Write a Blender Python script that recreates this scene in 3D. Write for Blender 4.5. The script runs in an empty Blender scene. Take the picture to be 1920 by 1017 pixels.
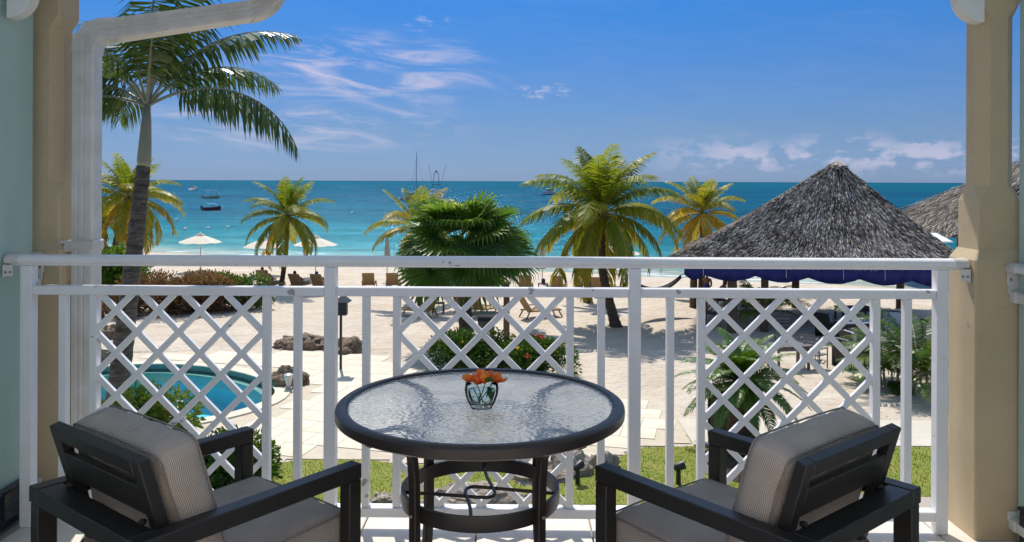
import bpy, math, random
import numpy as np
from mathutils import Vector, Matrix, Euler
R = math.radians
rnd = random.Random(7)
scene = bpy.context.scene
col = scene.collection

# ------------------------------------------------------------------ camera
FPX = 1503.0            # focal length in pixels of a 1920 wide picture
HY = 340.0              # row of the horizon
CAMZ = 5.9              # eye above the sand
FLOOR = 4.5             # balcony floor above the sand
cd = bpy.data.cameras.new('camera')
cam = bpy.data.objects.new('camera', cd); col.objects.link(cam)
cam.location = (0, 0, CAMZ)
CR = (Matrix.Rotation(R(0.6), 3, 'Z') @ Matrix.Rotation(R(90), 3, 'X') @ Matrix.Rotation(R(0.21), 3, 'Z'))
cam.rotation_euler = CR.to_euler()
cd.sensor_width = 36; cd.lens = 36 * FPX / 1920
cd.shift_y = -(508.5 - HY) / 1920
cd.clip_start = 0.05; cd.clip_end = 60000
scene.camera = cam

# ------------------------------------------------------------------ sun and sky
SUN_EL, SUN_AZ = R(57), R(-15.6)
S = Vector((math.cos(SUN_EL) * math.sin(SUN_AZ), math.cos(SUN_EL) * math.cos(SUN_AZ), math.sin(SUN_EL)))
sd = bpy.data.lights.new('sun', 'SUN'); sd.energy = 2.3; sd.angle = R(0.5); sd.color = (1, .945, .86)
sun = bpy.data.objects.new('sun', sd); col.objects.link(sun)
sun.rotation_euler = S.to_track_quat('Z', 'Y').to_euler(); sun.location = (0, 0, 40)

world = bpy.data.worlds.new('World'); scene.world = world; world.use_nodes = True
def build_world():
    nt = world.node_tree; nt.nodes.clear(); N = nt.nodes.new; L = nt.links.new
    out = N('ShaderNodeOutputWorld'); bg = N('ShaderNodeBackground'); bg.inputs[1].default_value = 0.15
    L(bg.outputs[0], out.inputs[0])
    sky = N('ShaderNodeTexSky'); sky.sky_type = 'NISHITA'; sky.sun_disc = False
    sky.sun_elevation = SUN_EL; sky.sun_rotation = SUN_AZ
    sky.altitude = 0; sky.air_density = 1.0; sky.dust_density = 0.1; sky.ozone_density = 3.0
    def math_(op, a, b=None, c=None):
        n = N('ShaderNodeMath'); n.operation = op
        for i, v in enumerate((a, b, c)):
            if v is None: continue
            if isinstance(v, (int, float)): n.inputs[i].default_value = v
            else: L(v, n.inputs[i])
        return n.outputs[0]
    tc = N('ShaderNodeTexCoord'); sep = N('ShaderNodeSeparateXYZ'); L(tc.outputs['Generated'], sep.inputs[0])
    x, y, z = sep.outputs
    az = math_('ARCTAN2', x, y)                     # azimuth from +Y, radians
    el = math_('ARCSINE', z)
    # elevation tint: low sky dimmed, overhead left bright to fill shade; same all round
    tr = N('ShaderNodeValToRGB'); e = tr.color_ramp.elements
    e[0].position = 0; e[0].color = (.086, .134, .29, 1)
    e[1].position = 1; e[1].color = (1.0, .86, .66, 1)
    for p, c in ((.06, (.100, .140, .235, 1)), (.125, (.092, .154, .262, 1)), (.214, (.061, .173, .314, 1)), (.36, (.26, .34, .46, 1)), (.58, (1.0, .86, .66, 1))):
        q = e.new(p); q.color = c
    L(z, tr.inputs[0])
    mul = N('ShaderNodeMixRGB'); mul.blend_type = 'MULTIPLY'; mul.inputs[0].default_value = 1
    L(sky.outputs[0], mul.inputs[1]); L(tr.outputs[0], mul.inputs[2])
    def comb(a, b, c=0.0):
        n = N('ShaderNodeCombineXYZ')
        for i, v in enumerate((a, b, c)):
            if isinstance(v, (int, float)): n.inputs[i].default_value = v
            else: L(v, n.inputs[i])
        return n.outputs[0]
    def noise(vec, scale, detail, rough, dist=0):
        n = N('ShaderNodeTexNoise'); n.inputs['Scale'].default_value = scale; n.inputs['Detail'].default_value = detail
        n.inputs['Roughness'].default_value = rough; n.inputs['Distortion'].default_value = dist; L(vec, n.inputs['Vector']); return n.outputs[0]
    def sm(v, a, b):
        n = N('ShaderNodeMapRange'); n.interpolation_type = 'SMOOTHSTEP'; n.inputs[1].default_value = a; n.inputs[2].default_value = b
        L(v, n.inputs[0]); return n.outputs[0]
    def blob(ca, ce, ra, re):                      # soft ellipse in azimuth / elevation
        da = math_('DIVIDE', math_('SUBTRACT', az, ca), ra); de = math_('DIVIDE', math_('SUBTRACT', el, ce), re)
        d = math_('ADD', math_('MULTIPLY', da, da), math_('MULTIPLY', de, de))
        n = N('ShaderNodeMapRange'); n.interpolation_type = 'SMOOTHSTEP'; n.inputs[1].default_value = 1; n.inputs[2].default_value = 0
        L(d, n.inputs[0]); return n.outputs[0]
    # thin cirrus, streaked sideways, all round the sky
    v1 = comb(math_('MULTIPLY', az, 5.0), math_('MULTIPLY', math_('ADD', el, math_('MULTIPLY', az, .10)), 24.0), 0)
    n1 = noise(v1, 1.5, 9, .62, 1.1)
    m = math_('MAXIMUM', blob(-.20, .135, .22, .055), math_('MULTIPLY', blob(-.27, .070, .24, .045), .75))
    m = math_('MAXIMUM', m, .04)
    cir = math_('MULTIPLY', math_('MULTIPLY', sm(n1, .42, .72), m), .85)
    # puffs
    v2 = comb(math_('MULTIPLY', az, 30.0), math_('MULTIPLY', el, 75.0), 3.0)
    n2 = noise(v2, 1.0, 8, .60, .3)
    m2 = math_('MAXIMUM', blob(-.125, .195, .045, .016), math_('MULTIPLY', blob(.03, .112, .06, .012), .9))
    puf = math_('MULTIPLY', math_('MULTIPLY', sm(n2, .50, .68), m2), .7)
    # distant cumulus bank low over the sea
    v3 = comb(math_('MULTIPLY', az, 22.0), math_('MULTIPLY', el, 46.0), 7.0)
    n3 = noise(v3, 1.2, 9, .58, .15)
    top = math_('MULTIPLY_ADD', noise(comb(math_('MULTIPLY', az, 9.0), 2.0, 0), 1.0, 2, .5), .09, .006)
    hgt = sm(math_('SUBTRACT', top, el), -.012, .022)
    side = sm(az, .10, .30)
    cum = math_('MULTIPLY', math_('MULTIPLY', math_('MULTIPLY', sm(n3, .44, .58), hgt), side), sm(el, .0, .03))
    cum = math_('MULTIPLY', cum, .62)
    tot = math_('MINIMUM', math_('ADD', math_('ADD', cir, puf), cum), 1.0)
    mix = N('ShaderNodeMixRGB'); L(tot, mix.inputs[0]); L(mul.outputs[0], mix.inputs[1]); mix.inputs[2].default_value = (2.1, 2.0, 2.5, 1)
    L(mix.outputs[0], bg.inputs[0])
build_world()
scene.view_settings.view_transform = 'Standard'; scene.view_settings.look = 'None'
scene.view_settings.exposure = 1.05; scene.view_settings.gamma = 1
scene.render.engine = 'CYCLES'
scene.cycles.max_bounces = 8; scene.cycles.transparent_max_bounces = 16
scene.cycles.caustics_reflective = False; scene.cycles.caustics_refractive = False

# ------------------------------------------------------------------ helpers
def ray(px, py):
    return (CR @ Vector(((px - 960) / FPX, -(py - HY) / FPX, -1.0)))
def W(px, py, h=0.0):                    # the point of the level h that stands at this place of the photograph
    d = ray(px, py); t = (h - CAMZ) / d.z
    return Vector((d.x * t, d.y * t, h))
def WD(px, py, depth):                   # the point at this distance
    d = ray(px, py); return Vector((0, 0, CAMZ)) + d * depth
def GX(px, depth): return WD(px, HY, depth).xy
def CW(xc, zc):                          # balcony plan: sideways, distance
    v = CR @ Vector((xc, 0, -zc)); return Vector((v.x, v.y))

LOC = {}
def thing(name, label, cat, loc=(0, 0, 0), group=None, rotz=0):
    o = bpy.data.objects.new(name, None); col.objects.link(o)
    o.empty_display_size = .1
    o.location = loc; o.rotation_euler = (0, 0, rotz); o['label'] = label; o['category'] = cat
    if group: o['group'] = group
    LOC[o.name] = Vector(loc); return o
def tag(o, label, cat, group=None, kind=None):
    if label: o['label'] = label
    if cat: o['category'] = cat
    if group: o['group'] = group
    if kind: o['kind'] = kind
    return o
def children(o): return [c for c in bpy.data.objects if c.parent == o]
def copy_tree(o, parent=None, kids=None):
    c = o.copy(); col.objects.link(c); c.parent = parent
    for ch in (kids or KIDS).get(o.name, []): copy_tree(ch, c, kids)
    return c
KIDS = {}
def reg(o, parent):
    if parent is not None:
        o.parent = parent; KIDS.setdefault(parent.name, []).append(o)

class MB:
    """collects shapes, builds them as ONE mesh object"""
    def __init__(s): s.v = []; s.f = []; s.t = []; s.tint = []; s.cur = 0.5
    def add(s, vs, fs, tint=None):
        b = len(s.v); s.v.extend([tuple(v) for v in vs]); s.f.extend([tuple(i + b for i in f) for f in fs])
        s.tint.extend([s.cur if tint is None else tint] * len(vs)); return s
    def box(s, c, size, M=None, bev=0.0):
        sx, sy, sz = size[0] / 2, size[1] / 2, size[2] / 2; c = Vector(c)
        if bev <= 0:
            vs = [Vector((x, y, z)) for x in (-sx, sx) for y in (-sy, sy) for z in (-sz, sz)]
            fs = [(0, 1, 3, 2), (4, 6, 7, 5), (0, 4, 5, 1), (2, 3, 7, 6), (0, 2, 6, 4), (1, 5, 7, 3)]
        else:
            b = min(bev, sx * .9, sy * .9, sz * .9); vs = []; idx = {}
            for i in (-1, 1):
                for j in (-1, 1):
                    for k in (-1, 1):
                        for a in range(3):
                            p = [i * (sx - b), j * (sy - b), k * (sz - b)]; p[a] = (i, j, k)[a] * (sx, sy, sz)[a]
                            idx[(i, j, k, a)] = len(vs); vs.append(Vector(p))
            fs = []
            for a in range(3):
                o = [q for q in range(3) if q != a]
                for sg in (-1, 1):
                    f = []
                    for (u, w) in ((-1, -1), (1, -1), (1, 1), (-1, 1)):
                        k = [0, 0, 0]; k[a] = sg; k[o[0]] = u; k[o[1]] = w; f.append(idx[(*k, a)])
                    fl = (sg > 0) ^ (a == 1); fs.append(f if fl else f[::-1])
            for a in range(3):                     # edges along axis a
                o = [q for q in range(3) if q != a]
                for u in (-1, 1):
                    for w in (-1, 1):
                        k0 = [0, 0, 0]; k0[o[0]] = u; k0[o[1]] = w; k1 = list(k0); k0[a] = -1; k1[a] = 1
                        f = [idx[(*k0, o[0])], idx[(*k1, o[0])], idx[(*k1, o[1])], idx[(*k0, o[1])]]
                        fs.append(f)
            for i in (-1, 1):
                for j in (-1, 1):
                    for k in (-1, 1): fs.append([idx[(i, j, k, 0)], idx[(i, j, k, 1)], idx[(i, j, k, 2)]])
        if M is not None: vs = [M @ v for v in vs]
        return s.add([v + c for v in vs], fs)
    def bar(s, p0, p1, w, h, up=(0, 0, 1), bev=0.0):
        p0 = Vector(p0); p1 = Vector(p1); d = p1 - p0; L = d.length; d.normalize()
        up = Vector(up)
        if abs(d.dot(up)) > .99: up = Vector((0, 1, 0))
        x = d.cross(up).normalized(); z = x.cross(d).normalized()
        M = Matrix((x, d, z)).transposed()
        return s.box((p0 + p1) / 2, (w, L, h), M, bev)
    def tube(s, pts, rad, n=8, cap=True, squash=None):
        pts = [Vector(p) for p in pts]; m = len(pts)
        if isinstance(rad, (int, float)): rad = [rad] * m
        b = len(s.v); ref = None; vs = []
        for i, p in enumerate(pts):
            t = (pts[min(i + 1, m - 1)] - pts[max(i - 1, 0)]).normalized()
            if ref is None:
                ref = Vector((0, 0, 1)) if abs(t.z) < .9 else Vector((1, 0, 0))
            x = t.cross(ref).normalized(); ref = x.cross(t).normalized(); y = ref
            for k in range(n):
                a = 2 * math.pi * k / n
                vs.append(p + (x * math.cos(a) + y * math.sin(a) * (squash or 1)) * rad[i])
        fs = []
        for i in range(m - 1):
            for k in range(n):
                fs.append((i * n + k, i * n + (k + 1) % n, (i + 1) * n + (k + 1) % n, (i + 1) * n + k))
        if cap: fs.append(tuple(range(n))[::-1]); fs.append(tuple((m - 1) * n + k for k in range(n)))
        return s.add(vs, fs)
    def lathe(s, prof, c=(0, 0, 0), n=24, cap=False, ax=1.0, ay=1.0):
        c = Vector(c); vs = []; fs = []; m = len(prof)
        for r_, z in prof:
            for k in range(n):
                a = 2 * math.pi * k / n; vs.append(c + Vector((r_ * math.cos(a) * ax, r_ * math.sin(a) * ay, z)))
        for i in range(m - 1):
            for k in range(n): fs.append((i * n + k, i * n + (k + 1) % n, (i + 1) * n + (k + 1) % n, (i + 1) * n + k))
        if cap: fs.append(tuple(range(n))[::-1]); fs.append(tuple((m - 1) * n + k for k in range(n)))
        return s.add(vs, fs)
    def prism(s, poly, z0, z1):                   # level outline (x,y) pulled up
        n = len(poly); vs = [(p[0], p[1], z0) for p in poly] + [(p[0], p[1], z1) for p in poly]
        fs = [tuple(range(n))[::-1], tuple(range(n, 2 * n))] + [(i, (i + 1) % n, n + (i + 1) % n, n + i) for i in range(n)]
        return s.add(vs, fs)
    def loft(s, rings, cap=True):
        n = len(rings[0]); vs = [p for r_ in rings for p in r_]; fs = []
        for i in range(len(rings) - 1):
            for k in range(n): fs.append((i * n + k, i * n + (k + 1) % n, (i + 1) * n + (k + 1) % n, (i + 1) * n + k))
        if cap: fs.append(tuple(range(n))[::-1]); fs.append(tuple((len(rings) - 1) * n + k for k in range(n)))
        return s.add(vs, fs)
    def ball(s, c, rx, ry, rz, n=10, m=7, jit=0, rg=rnd):
        c = Vector(c); vs = [c + Vector((0, 0, -rz))]; fs = []
        for i in range(1, m):
            th = math.pi * i / m
            for k in range(n):
                a = 2 * math.pi * k / n; j = 1 + (rg.uniform(-jit, jit) if jit else 0)
                vs.append(c + Vector((rx * math.sin(th) * math.cos(a) * j, ry * math.sin(th) * math.sin(a) * j, -rz * math.cos(th) * j)))
        vs.append(c + Vector((0, 0, rz))); e = len(vs) - 1
        for k in range(n):
            fs.append((0, 1 + (k + 1) % n, 1 + k)); fs.append((e, e - n + k, e - n + (k + 1) % n))
        for i in range(m - 2):
            for k in range(n):
                a = 1 + i * n; fs.append((a + k, a + (k + 1) % n, a + n + (k + 1) % n, a + n + k))
        return s.add(vs, fs)
    def build(s, name, mat, parent=None, smooth=False, local=False, kind=None, auto=None):
        me = bpy.data.meshes.new(name); off = Vector((0, 0, 0))
        if parent is not None and not local: off = LOC.get(parent.name, off)
        me.from_pydata([(v[0] - off.x, v[1] - off.y, v[2] - off.z) for v in s.v], [], s.f)
        a = me.attributes.new('tint', 'FLOAT', 'POINT'); a.data.foreach_set('value', np.array(s.tint, dtype=np.float32))
        if smooth: me.polygons.foreach_set('use_smooth', np.ones(len(me.polygons), dtype=bool))
        me.update()
        o = bpy.data.objects.new(name, me); col.objects.link(o)
        if mat: me.materials.append(mat)
        LOC[o.name] = off; reg(o, parent)
        if kind: o['kind'] = kind
        if auto: smooth_angle(o, auto)
        return o
def smooth_angle(o, deg):
    me = o.data; me.polygons.foreach_set('use_smooth', np.ones(len(me.polygons), dtype=bool))
    me.set_sharp_from_angle(angle=R(deg))
def structure(o): o['kind'] = 'structure'; return o

# ------------------------------------------------------------------ materials
MATS = {}
def mat(name, c, rough=.6, c2=None, scale=5.0, spec=.5, metal=0, bump=0, bscale=None, detail=5, lo=.35, hi=.65,
        c3=None, s3=40.0, lo3=.62, hi3=.72, coat=0, tint=None, translucent=0, stretch=None, alpha=None, bdist=.02):
    """procedural: two colours in noise, a third in a second finer noise (wear), relief, per-piece tint"""
    m = bpy.data.materials.new(name); m.use_nodes = True; nt = m.node_tree; N = nt.nodes.new; L = nt.links.new
    b = nt.nodes['Principled BSDF']; b.inputs['Roughness'].default_value = rough; b.inputs['Metallic'].default_value = metal
    b.inputs['Specular IOR Level'].default_value = spec; b.inputs['Coat Weight'].default_value = coat
    tc = N('ShaderNodeTexCoord'); vec = tc.outputs['Object']
    if stretch:
        mp = N('ShaderNodeMapping'); mp.inputs['Scale'].default_value = stretch; L(vec, mp.inputs[0]); vec = mp.outputs[0]
    def noise(sc, d=detail):
        n = N('ShaderNodeTexNoise'); n.inputs['Scale'].default_value = sc; n.inputs['Detail'].default_value = d; n.inputs['Roughness'].default_value = .6
        L(vec, n.inputs['Vector']); return n.outputs[0]
    def ramp(v, a, z, ca, cb):
        r_ = N('ShaderNodeValToRGB'); r_.color_ramp.elements[0].position = a; r_.color_ramp.elements[1].position = z
        r_.color_ramp.elements[0].color = (*ca, 1); r_.color_ramp.elements[1].color = (*cb, 1); L(v, r_.inputs[0]); return r_.outputs[0]
    cur = None
    if c2 is not None: cur = ramp(noise(scale), lo, hi, c, c2)
    if tint is not None:                       # tint = list of (pos, colour): colour of the single leaf / strand
        at = N('ShaderNodeAttribute'); at.attribute_name = 'tint'
        r_ = N('ShaderNodeValToRGB'); e = r_.color_ramp.elements
        e[0].position = tint[0][0]; e[0].color = (*tint[0][1], 1); e[1].position = tint[-1][0]; e[1].color = (*tint[-1][1], 1)
        for p, cc in tint[1:-1]: q = e.new(p); q.color = (*cc, 1)
        L(at.outputs['Fac'], r_.inputs[0])
        if cur is not None:
            mx = N('ShaderNodeMixRGB'); mx.blend_type = 'MULTIPLY'; mx.inputs[0].default_value = 1; L(r_.outputs[0], mx.inputs[1]); L(cur, mx.inputs[2]); cur = mx.outputs[0]
        else: cur = r_.outputs[0]
    if c3 is not None:
        f = ramp(noise(s3, 3), lo3, hi3, (0, 0, 0), (1, 1, 1)); mx = N('ShaderNodeMixRGB'); L(f, mx.inputs[0])
        if cur is None: mx.inputs[1].default_value = (*c, 1)
        else: L(cur, mx.inputs[1])
        mx.inputs[2].default_value = (*c3, 1); cur = mx.outputs[0]
    if cur is None: b.inputs['Base Color'].default_value = (*c, 1)
    else: L(cur, b.inputs['Base Color'])
    if bump:
        bp = N('ShaderNodeBump'); bp.inputs['Strength'].default_value = bump; bp.inputs['Distance'].default_value = bdist
        L(noise(bscale or scale * 4), bp.inputs['Height']); L(bp.outputs[0], b.inputs['Normal'])
    if translucent:
        t = N('ShaderNodeBsdfTranslucent'); mx = N('ShaderNodeMixShader'); mx.inputs[0].default_value = translucent
        if cur is None: t.inputs[0].default_value = (*c, 1)
        else:
            g = N('ShaderNodeMixRGB'); g.blend_type = 'MULTIPLY'; g.inputs[0].default_value = 1; L(cur, g.inputs[1]); g.inputs[2].default_value = (1.35, 1.3, .6, 1); L(g.outputs[0], t.inputs[0])
        L(b.outputs[0], mx.inputs[1]); L(t.outputs[0], mx.inputs[2]); L(mx.outputs[0], nt.nodes['Material Output'].inputs[0])
    MATS[name] = m; return m
white = mat('white_paint', (.85, .84, .86), .32, (.79, .78, .80), 6, c3=(.36, .35, .36), s3=9.0, lo3=.685, hi3=.70, bump=.05, bscale=60, bdist=.002)
white_pvc = mat('white_downpipe', (.70, .69, .67), .28, (.56, .54, .50), 7, c3=(.42, .38, .32), s3=25, lo3=.66, hi3=.74)
beige = mat('beige_render', (.58, .455, .29), .65, (.51, .395, .245), 3, c3=(.36, .29, .20), s3=14, lo3=.68, hi3=.78, bump=.25, bscale=160, bdist=.002)
mint = mat('mint_render', (.43, .58, .52), .6, (.40, .54, .485), 2, bump=.2, bscale=140, bdist=.002)
ceil_m = mat('ceiling_white', (.78, .77, .74), .7, (.74, .73, .70), 3)
skirt_m = mat('dark_skirting', (.012, .014, .025), .12, (.03, .03, .04), 8)
tile_m = mat('floor_tile', (.74, .68, .60), .35, (.66, .60, .52), 4, bump=.06, bscale=40, bdist=.003, c3=(.52, .46, .39), s3=18, lo3=.63, hi3=.75)
grout = mat('grout', (.40, .36, .31), .9)
slabm = mat('slab_concrete', (.62, .58, .52), .8, (.55, .51, .46), 5)
metal_dark = mat('dark_brown_metal', (.022, .014, .011), .36, (.030, .020, .016), 9, c3=(.16, .12, .13), s3=55, lo3=.76, hi3=.80, bump=.04, bscale=90, bdist=.001)
steel = mat('screw_steel', (.38, .33, .27), .4, (.30, .18, .10), 60, metal=.7)
# ================================================================== the ground
def shore(x): return 58.0 - .38 * x + .0006 * x * x
def sand_h(x, y):
    d = y - shore(x)
    t = min(max((d + 7) / 14, 0), 1)
    return -1.0 * t * t * (3 - 2 * t) - (0 if d < 7 else min((d - 7) * .05, 3)) + .05 * math.sin(x * .55 + y * .3) * math.sin(y * .47 - x * .2) * (1 if y > 31 else max(0, (y - 27) / 4))
sand_m = mat('sand', (.66, .57, .47), .95, (.56, .46, .355), .6, c3=(.40, .29, .20), s3=3.4, lo3=.60, hi3=.74, bump=1.0, bscale=2.6, detail=9, bdist=.20, tint=[(0, (.56, .52, .48)), (1, (1, 1, 1))])
def build_sand():
    xs = [-260, -160, -110, -80] + list(np.arange(-62, 62.1, 1.0)) + [80, 110, 160, 260]
    ys = list(np.arange(8, 92, 1.0)); n = len(ys); mb = MB()
    vs = [(x, y, sand_h(x, y) - .012) for x in xs for y in ys]
    fs = [(i * n + j, (i + 1) * n + j, (i + 1) * n + j + 1, i * n + j + 1) for i in range(len(xs) - 1) for j in range(n - 1)]
    mb.add(vs, fs); mb.tint = [min(1, max(0, (-1.5 - (y - shore(x))) / 3.5)) for x in xs for y in ys]; return structure(mb.build('sand_beach', sand_m, smooth=True))
build_sand()

def sea_material():
    m = bpy.data.materials.new('sea_water'); m.use_nodes = True; nt = m.node_tree; N = nt.nodes.new; L = nt.links.new
    b = nt.nodes['Principled BSDF']
    tc = N('ShaderNodeTexCoord'); sp = N('ShaderNodeSeparateXYZ'); L(tc.outputs['Object'], sp.inputs[0])
    def M(op, a, b_=None, c=None):
        n = N('ShaderNodeMath'); n.operation = op
        for i, v in enumerate((a, b_, c)):
            if v is None: continue
            if isinstance(v, (int, float)): n.inputs[i].default_value = v
            else: L(v, n.inputs[i])
        return n.outputs[0]
    def nz(vec, sc, d, ro=.6):
        n = N('ShaderNodeTexNoise'); n.inputs['Scale'].default_value = sc; n.inputs['Detail'].default_value = d; n.inputs['Roughness'].default_value = ro
        L(vec, n.inputs['Vector']); return n.outputs[0]
    def mapped(s):
        mp = N('ShaderNodeMapping'); mp.inputs['Scale'].default_value = s; L(tc.outputs['Object'], mp.inputs[0]); return mp.outputs[0]
    d = M('SUBTRACT', M('MULTIPLY_ADD', sp.outputs[0], .38, sp.outputs[1]), 58.0)      # metres from the waterline
    d2 = M('ADD', d, M('MULTIPLY', M('SUBTRACT', nz(mapped((.02, .05, 1)), 1.0, 4), .5), M('MULTIPLY_ADD', d, .5, 8.0)))
    lg = M('DIVIDE', M('LOGARITHM', M('MAXIMUM', d2, 1.0), 10.0), 4.0)                  # 1 m .. 10 km -> 0 .. 1
    r_ = N('ShaderNodeValToRGB'); e = r_.color_ramp.elements
    e[0].position = 0; e[0].color = (.32, .36, .28, 1); e[1].position = 1; e[1].color = (.0015, .060, .082, 1)
    for p, c in ((.14, (.20, .34, .29)), (.24, (.075, .26, .245)), (.34, (.022, .18, .195)), (.43, (.005, .105, .135)), (.51, (.002, .062, .095)), (.66, (.001, .062, .098)), (.85, (.001, .085, .105))):
        q = e.new(p); q.color = (*c, 1)
    L(lg, r_.inputs[0])
    # foam where the small waves break
    fo = N('ShaderNodeMapRange'); fo.inputs[1].default_value = .56; fo.inputs[2].default_value = .66; L(nz(mapped((.25, .9, 1)), 1.0, 6), fo.inputs[0])
    near = N('ShaderNodeMapRange'); near.inputs[1].default_value = 5.5; near.inputs[2].default_value = 2.0; L(d, near.inputs[0])
    mx = N('ShaderNodeMixRGB'); L(M('MULTIPLY', fo.outputs[0], near.outputs[0]), mx.inputs[0]); L(r_.outputs[0], mx.inputs[1]); mx.inputs[2].default_value = (.75, .76, .74, 1)
    rp1 = nz(mapped((.22, 1.1, 1)), 1.0, 5, .7); rp2 = nz(mapped((.035, .20, 1)), 1.0, 5, .7); rp3 = nz(mapped((.006, .035, 1)), 1.0, 4, .65)
    rr = M('ADD', M('ADD', M('MULTIPLY', rp1, .8), M('MULTIPLY', rp2, 1.1)), M('MULTIPLY', rp3, .9))
    rm = N('ShaderNodeMapRange'); rm.inputs[1].default_value = 1.12; rm.inputs[2].default_value = 1.68; rm.inputs[3].default_value = .50; rm.inputs[4].default_value = 1.45; L(rr, rm.inputs[0])
    mr = N('ShaderNodeMixRGB'); mr.blend_type = 'MULTIPLY'; mr.inputs[0].default_value = 1; L(mx.outputs[0], mr.inputs[1]); L(rm.outputs[0], mr.inputs[2])  # paints wave shading into the colour: troughs darker, crests lighter
    L(mr.outputs[0], b.inputs['Base Color'])
    b.inputs['Roughness'].default_value = .9; b.inputs['Specular IOR Level'].default_value = .0
    h = M('ADD', nz(mapped((.35, 1.0, 1)), 1.0, 5, .65), M('MULTIPLY', nz(mapped((.05, .17, 1)), 1.0, 4, .6), 2.5))
    bp = N('ShaderNodeBump'); bp.inputs['Strength'].default_value = .9; bp.inputs['Distance'].default_value = .55; L(h, bp.inputs['Height']); L(bp.outputs[0], b.inputs['Normal'])
    gl = N('ShaderNodeBsdfGlossy'); gl.inputs['Roughness'].default_value = .18; L(bp.outputs[0], gl.inputs['Normal']); gl.inputs[0].default_value = (.32, .72, 1, 1)
    # rough sea: mean reflectance of the facets turned to the eye
    fr = N('ShaderNodeFresnel'); fr.inputs[0].default_value = 1.33; L(bp.outputs[0], fr.inputs['Normal'])
    k = M('MINIMUM', fr.outputs[0], .17)
    ms = N('ShaderNodeMixShader'); L(k, ms.inputs[0]); L(b.outputs[0], ms.inputs[1]); L(gl.outputs[0], ms.inputs[2]); L(ms.outputs[0], nt.nodes['Material Output'].inputs[0])
    return m
sea_m = sea_material()
mb = MB(); SEA = -.30
ysea = [40, 60, 90, 140, 250, 500, 1200, 4000, 12000, 40000]
for i in range(len(ysea) - 1):
    b_ = len(mb.v)
    mb.add([(-30000, ysea[i], SEA), (30000, ysea[i], SEA), (30000, ysea[i + 1], SEA), (-30000, ysea[i + 1], SEA)], [(0, 1, 2, 3)])
structure(mb.build('sea', sea_m))

# pool deck, path, lawn: level sheets, each a little above the one below
def poly_world(pts, h=0): return [tuple(W(x, y, h).xy) for x, y in pts]
def inside(p, poly):
    x, y = p; c = False; n = len(poly)
    for i in range(n):
        x0, y0 = poly[i]; x1, y1 = poly[(i + 1) % n]
        if (y0 > y) != (y1 > y) and x < (x1 - x0) * (y - y0) / (y1 - y0) + x0: c = not c
    return c
def smooth_loop(p, it=2):
    for _ in range(it):
        q = []
        for i in range(len(p)):
            a, b_ = p[i], p[(i + 1) % len(p)]
            q += [(a[0] * .75 + b_[0] * .25, a[1] * .75 + b_[1] * .25), (a[0] * .25 + b_[0] * .75, a[1] * .25 + b_[1] * .75)]
        p = q
    return p
def offset_loop(p, d):
    out = []; n = len(p)
    ar = sum(p[i][0] * p[(i + 1) % n][1] - p[(i + 1) % n][0] * p[i][1] for i in range(n))
    s = 1 if ar > 0 else -1
    for i in range(n):
        a, c = Vector(p[i - 1]), Vector(p[(i + 1) % n]); t = (c - a).normalized(); out.append((p[i][0] + t.y * d * s, p[i][1] - t.x * d * s))
    return out
stone_m = mat('deck_limestone', (.74, .66, .54), .8, (.67, .58, .46), 1.2, c3=(.72, .60, .40), s3=1.7, lo3=.62, hi3=.72, bump=.3, bscale=22, bdist=.01, tint=[(0, (.95, .94, .92)), (.5, (1, 1, 1)), (1, (1.0, .98, .95))])
joint_m = mat('deck_joint', (.60, .52, .41), .9, (.52, .44, .33), 3)
deck_poly = poly_world([(-250, 668), (180, 667), (420, 656), (640, 657), (740, 668), (830, 700), (1075, 722), (1180, 735), (1235, 746), (1272, 765), (1292, 789), (1292, 832), (1200, 838), (1160, 856), (1000, 880), (740, 868), (690, 861), (560, 861), (505, 871), (430, 900), (330, 940), (-400, 940)])
pool_img = [(180, 690), (260, 684), (330, 684), (400, 690), (450, 699), (490, 711), (514, 726), (521, 738), (507, 752), (472, 766), (430, 778), (380, 788), (330, 797), (250, 806), (150, 806), (40, 790), (-40, 755), (-30, 722), (60, 702)]
pool_poly = smooth_loop(poly_world(pool_img), 1)
cop_out = offset_loop(pool_poly, .42)
def ring_sheet(outer, inner_loops, z): pass
mb = MB(); n = len(deck_poly)
# deck base = grid of cells kept outside the pool (so that the basin stays open)
cell = .2; dx0 = min(p[0] for p in deck_poly); dx1 = max(p[0] for p in deck_poly); dy0 = min(p[1] for p in deck_poly); dy1 = max(p[1] for p in deck_poly)
cop_mid = offset_loop(pool_poly, .25)
x = dx0
while x < dx1:
    y = dy0
    while y < dy1:
        c = (x + cell / 2, y + cell / 2)
        if inside(c, deck_poly) and not inside(c, cop_mid): mb.add([(x, y, .006), (x + cell, y, .006), (x + cell, y + cell, .006), (x, y + cell, .006)], [(0, 1, 2, 3)])
        y += cell
    x += cell
deck = structure(mb.build('pool_deck', joint_m))
# pavers
ts = .80; ang = R(-14); ca, sa = math.cos(ang), math.sin(ang); cnt = 0
me_t = None; cand = []
for i in range(-40, 40):
    for j in range(-40, 40):
        lx, ly = (i + (.5 if j % 2 else 0)) * ts, j * ts
        cx, cy = -4 + lx * ca - ly * sa, 23 + lx * sa + ly * ca
        cs = [(cx + (u * ca - v * sa) * ts / 2, cy + (u * sa + v * ca) * ts / 2) for u in (-1, 1) for v in (-1, 1)]
        if all(inside(c, deck_poly) for c in cs) and not any(inside(c, cop_out) for c in cs) and not inside((cx, cy), cop_out):
            q = abs(cx) / cy
            if q < .66: cand.append((cy, cx))
cand.sort(); metiles = []
for k in range(6):
    mb = MB(); mb.cur = k / 5; mb.box((0, 0, .009), (ts - .009, ts - .009, .026), Matrix.Rotation(ang, 3, 'Z'), .005)
    o = mb.build('paver', stone_m, deck, local=True); metiles.append(o)
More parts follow.
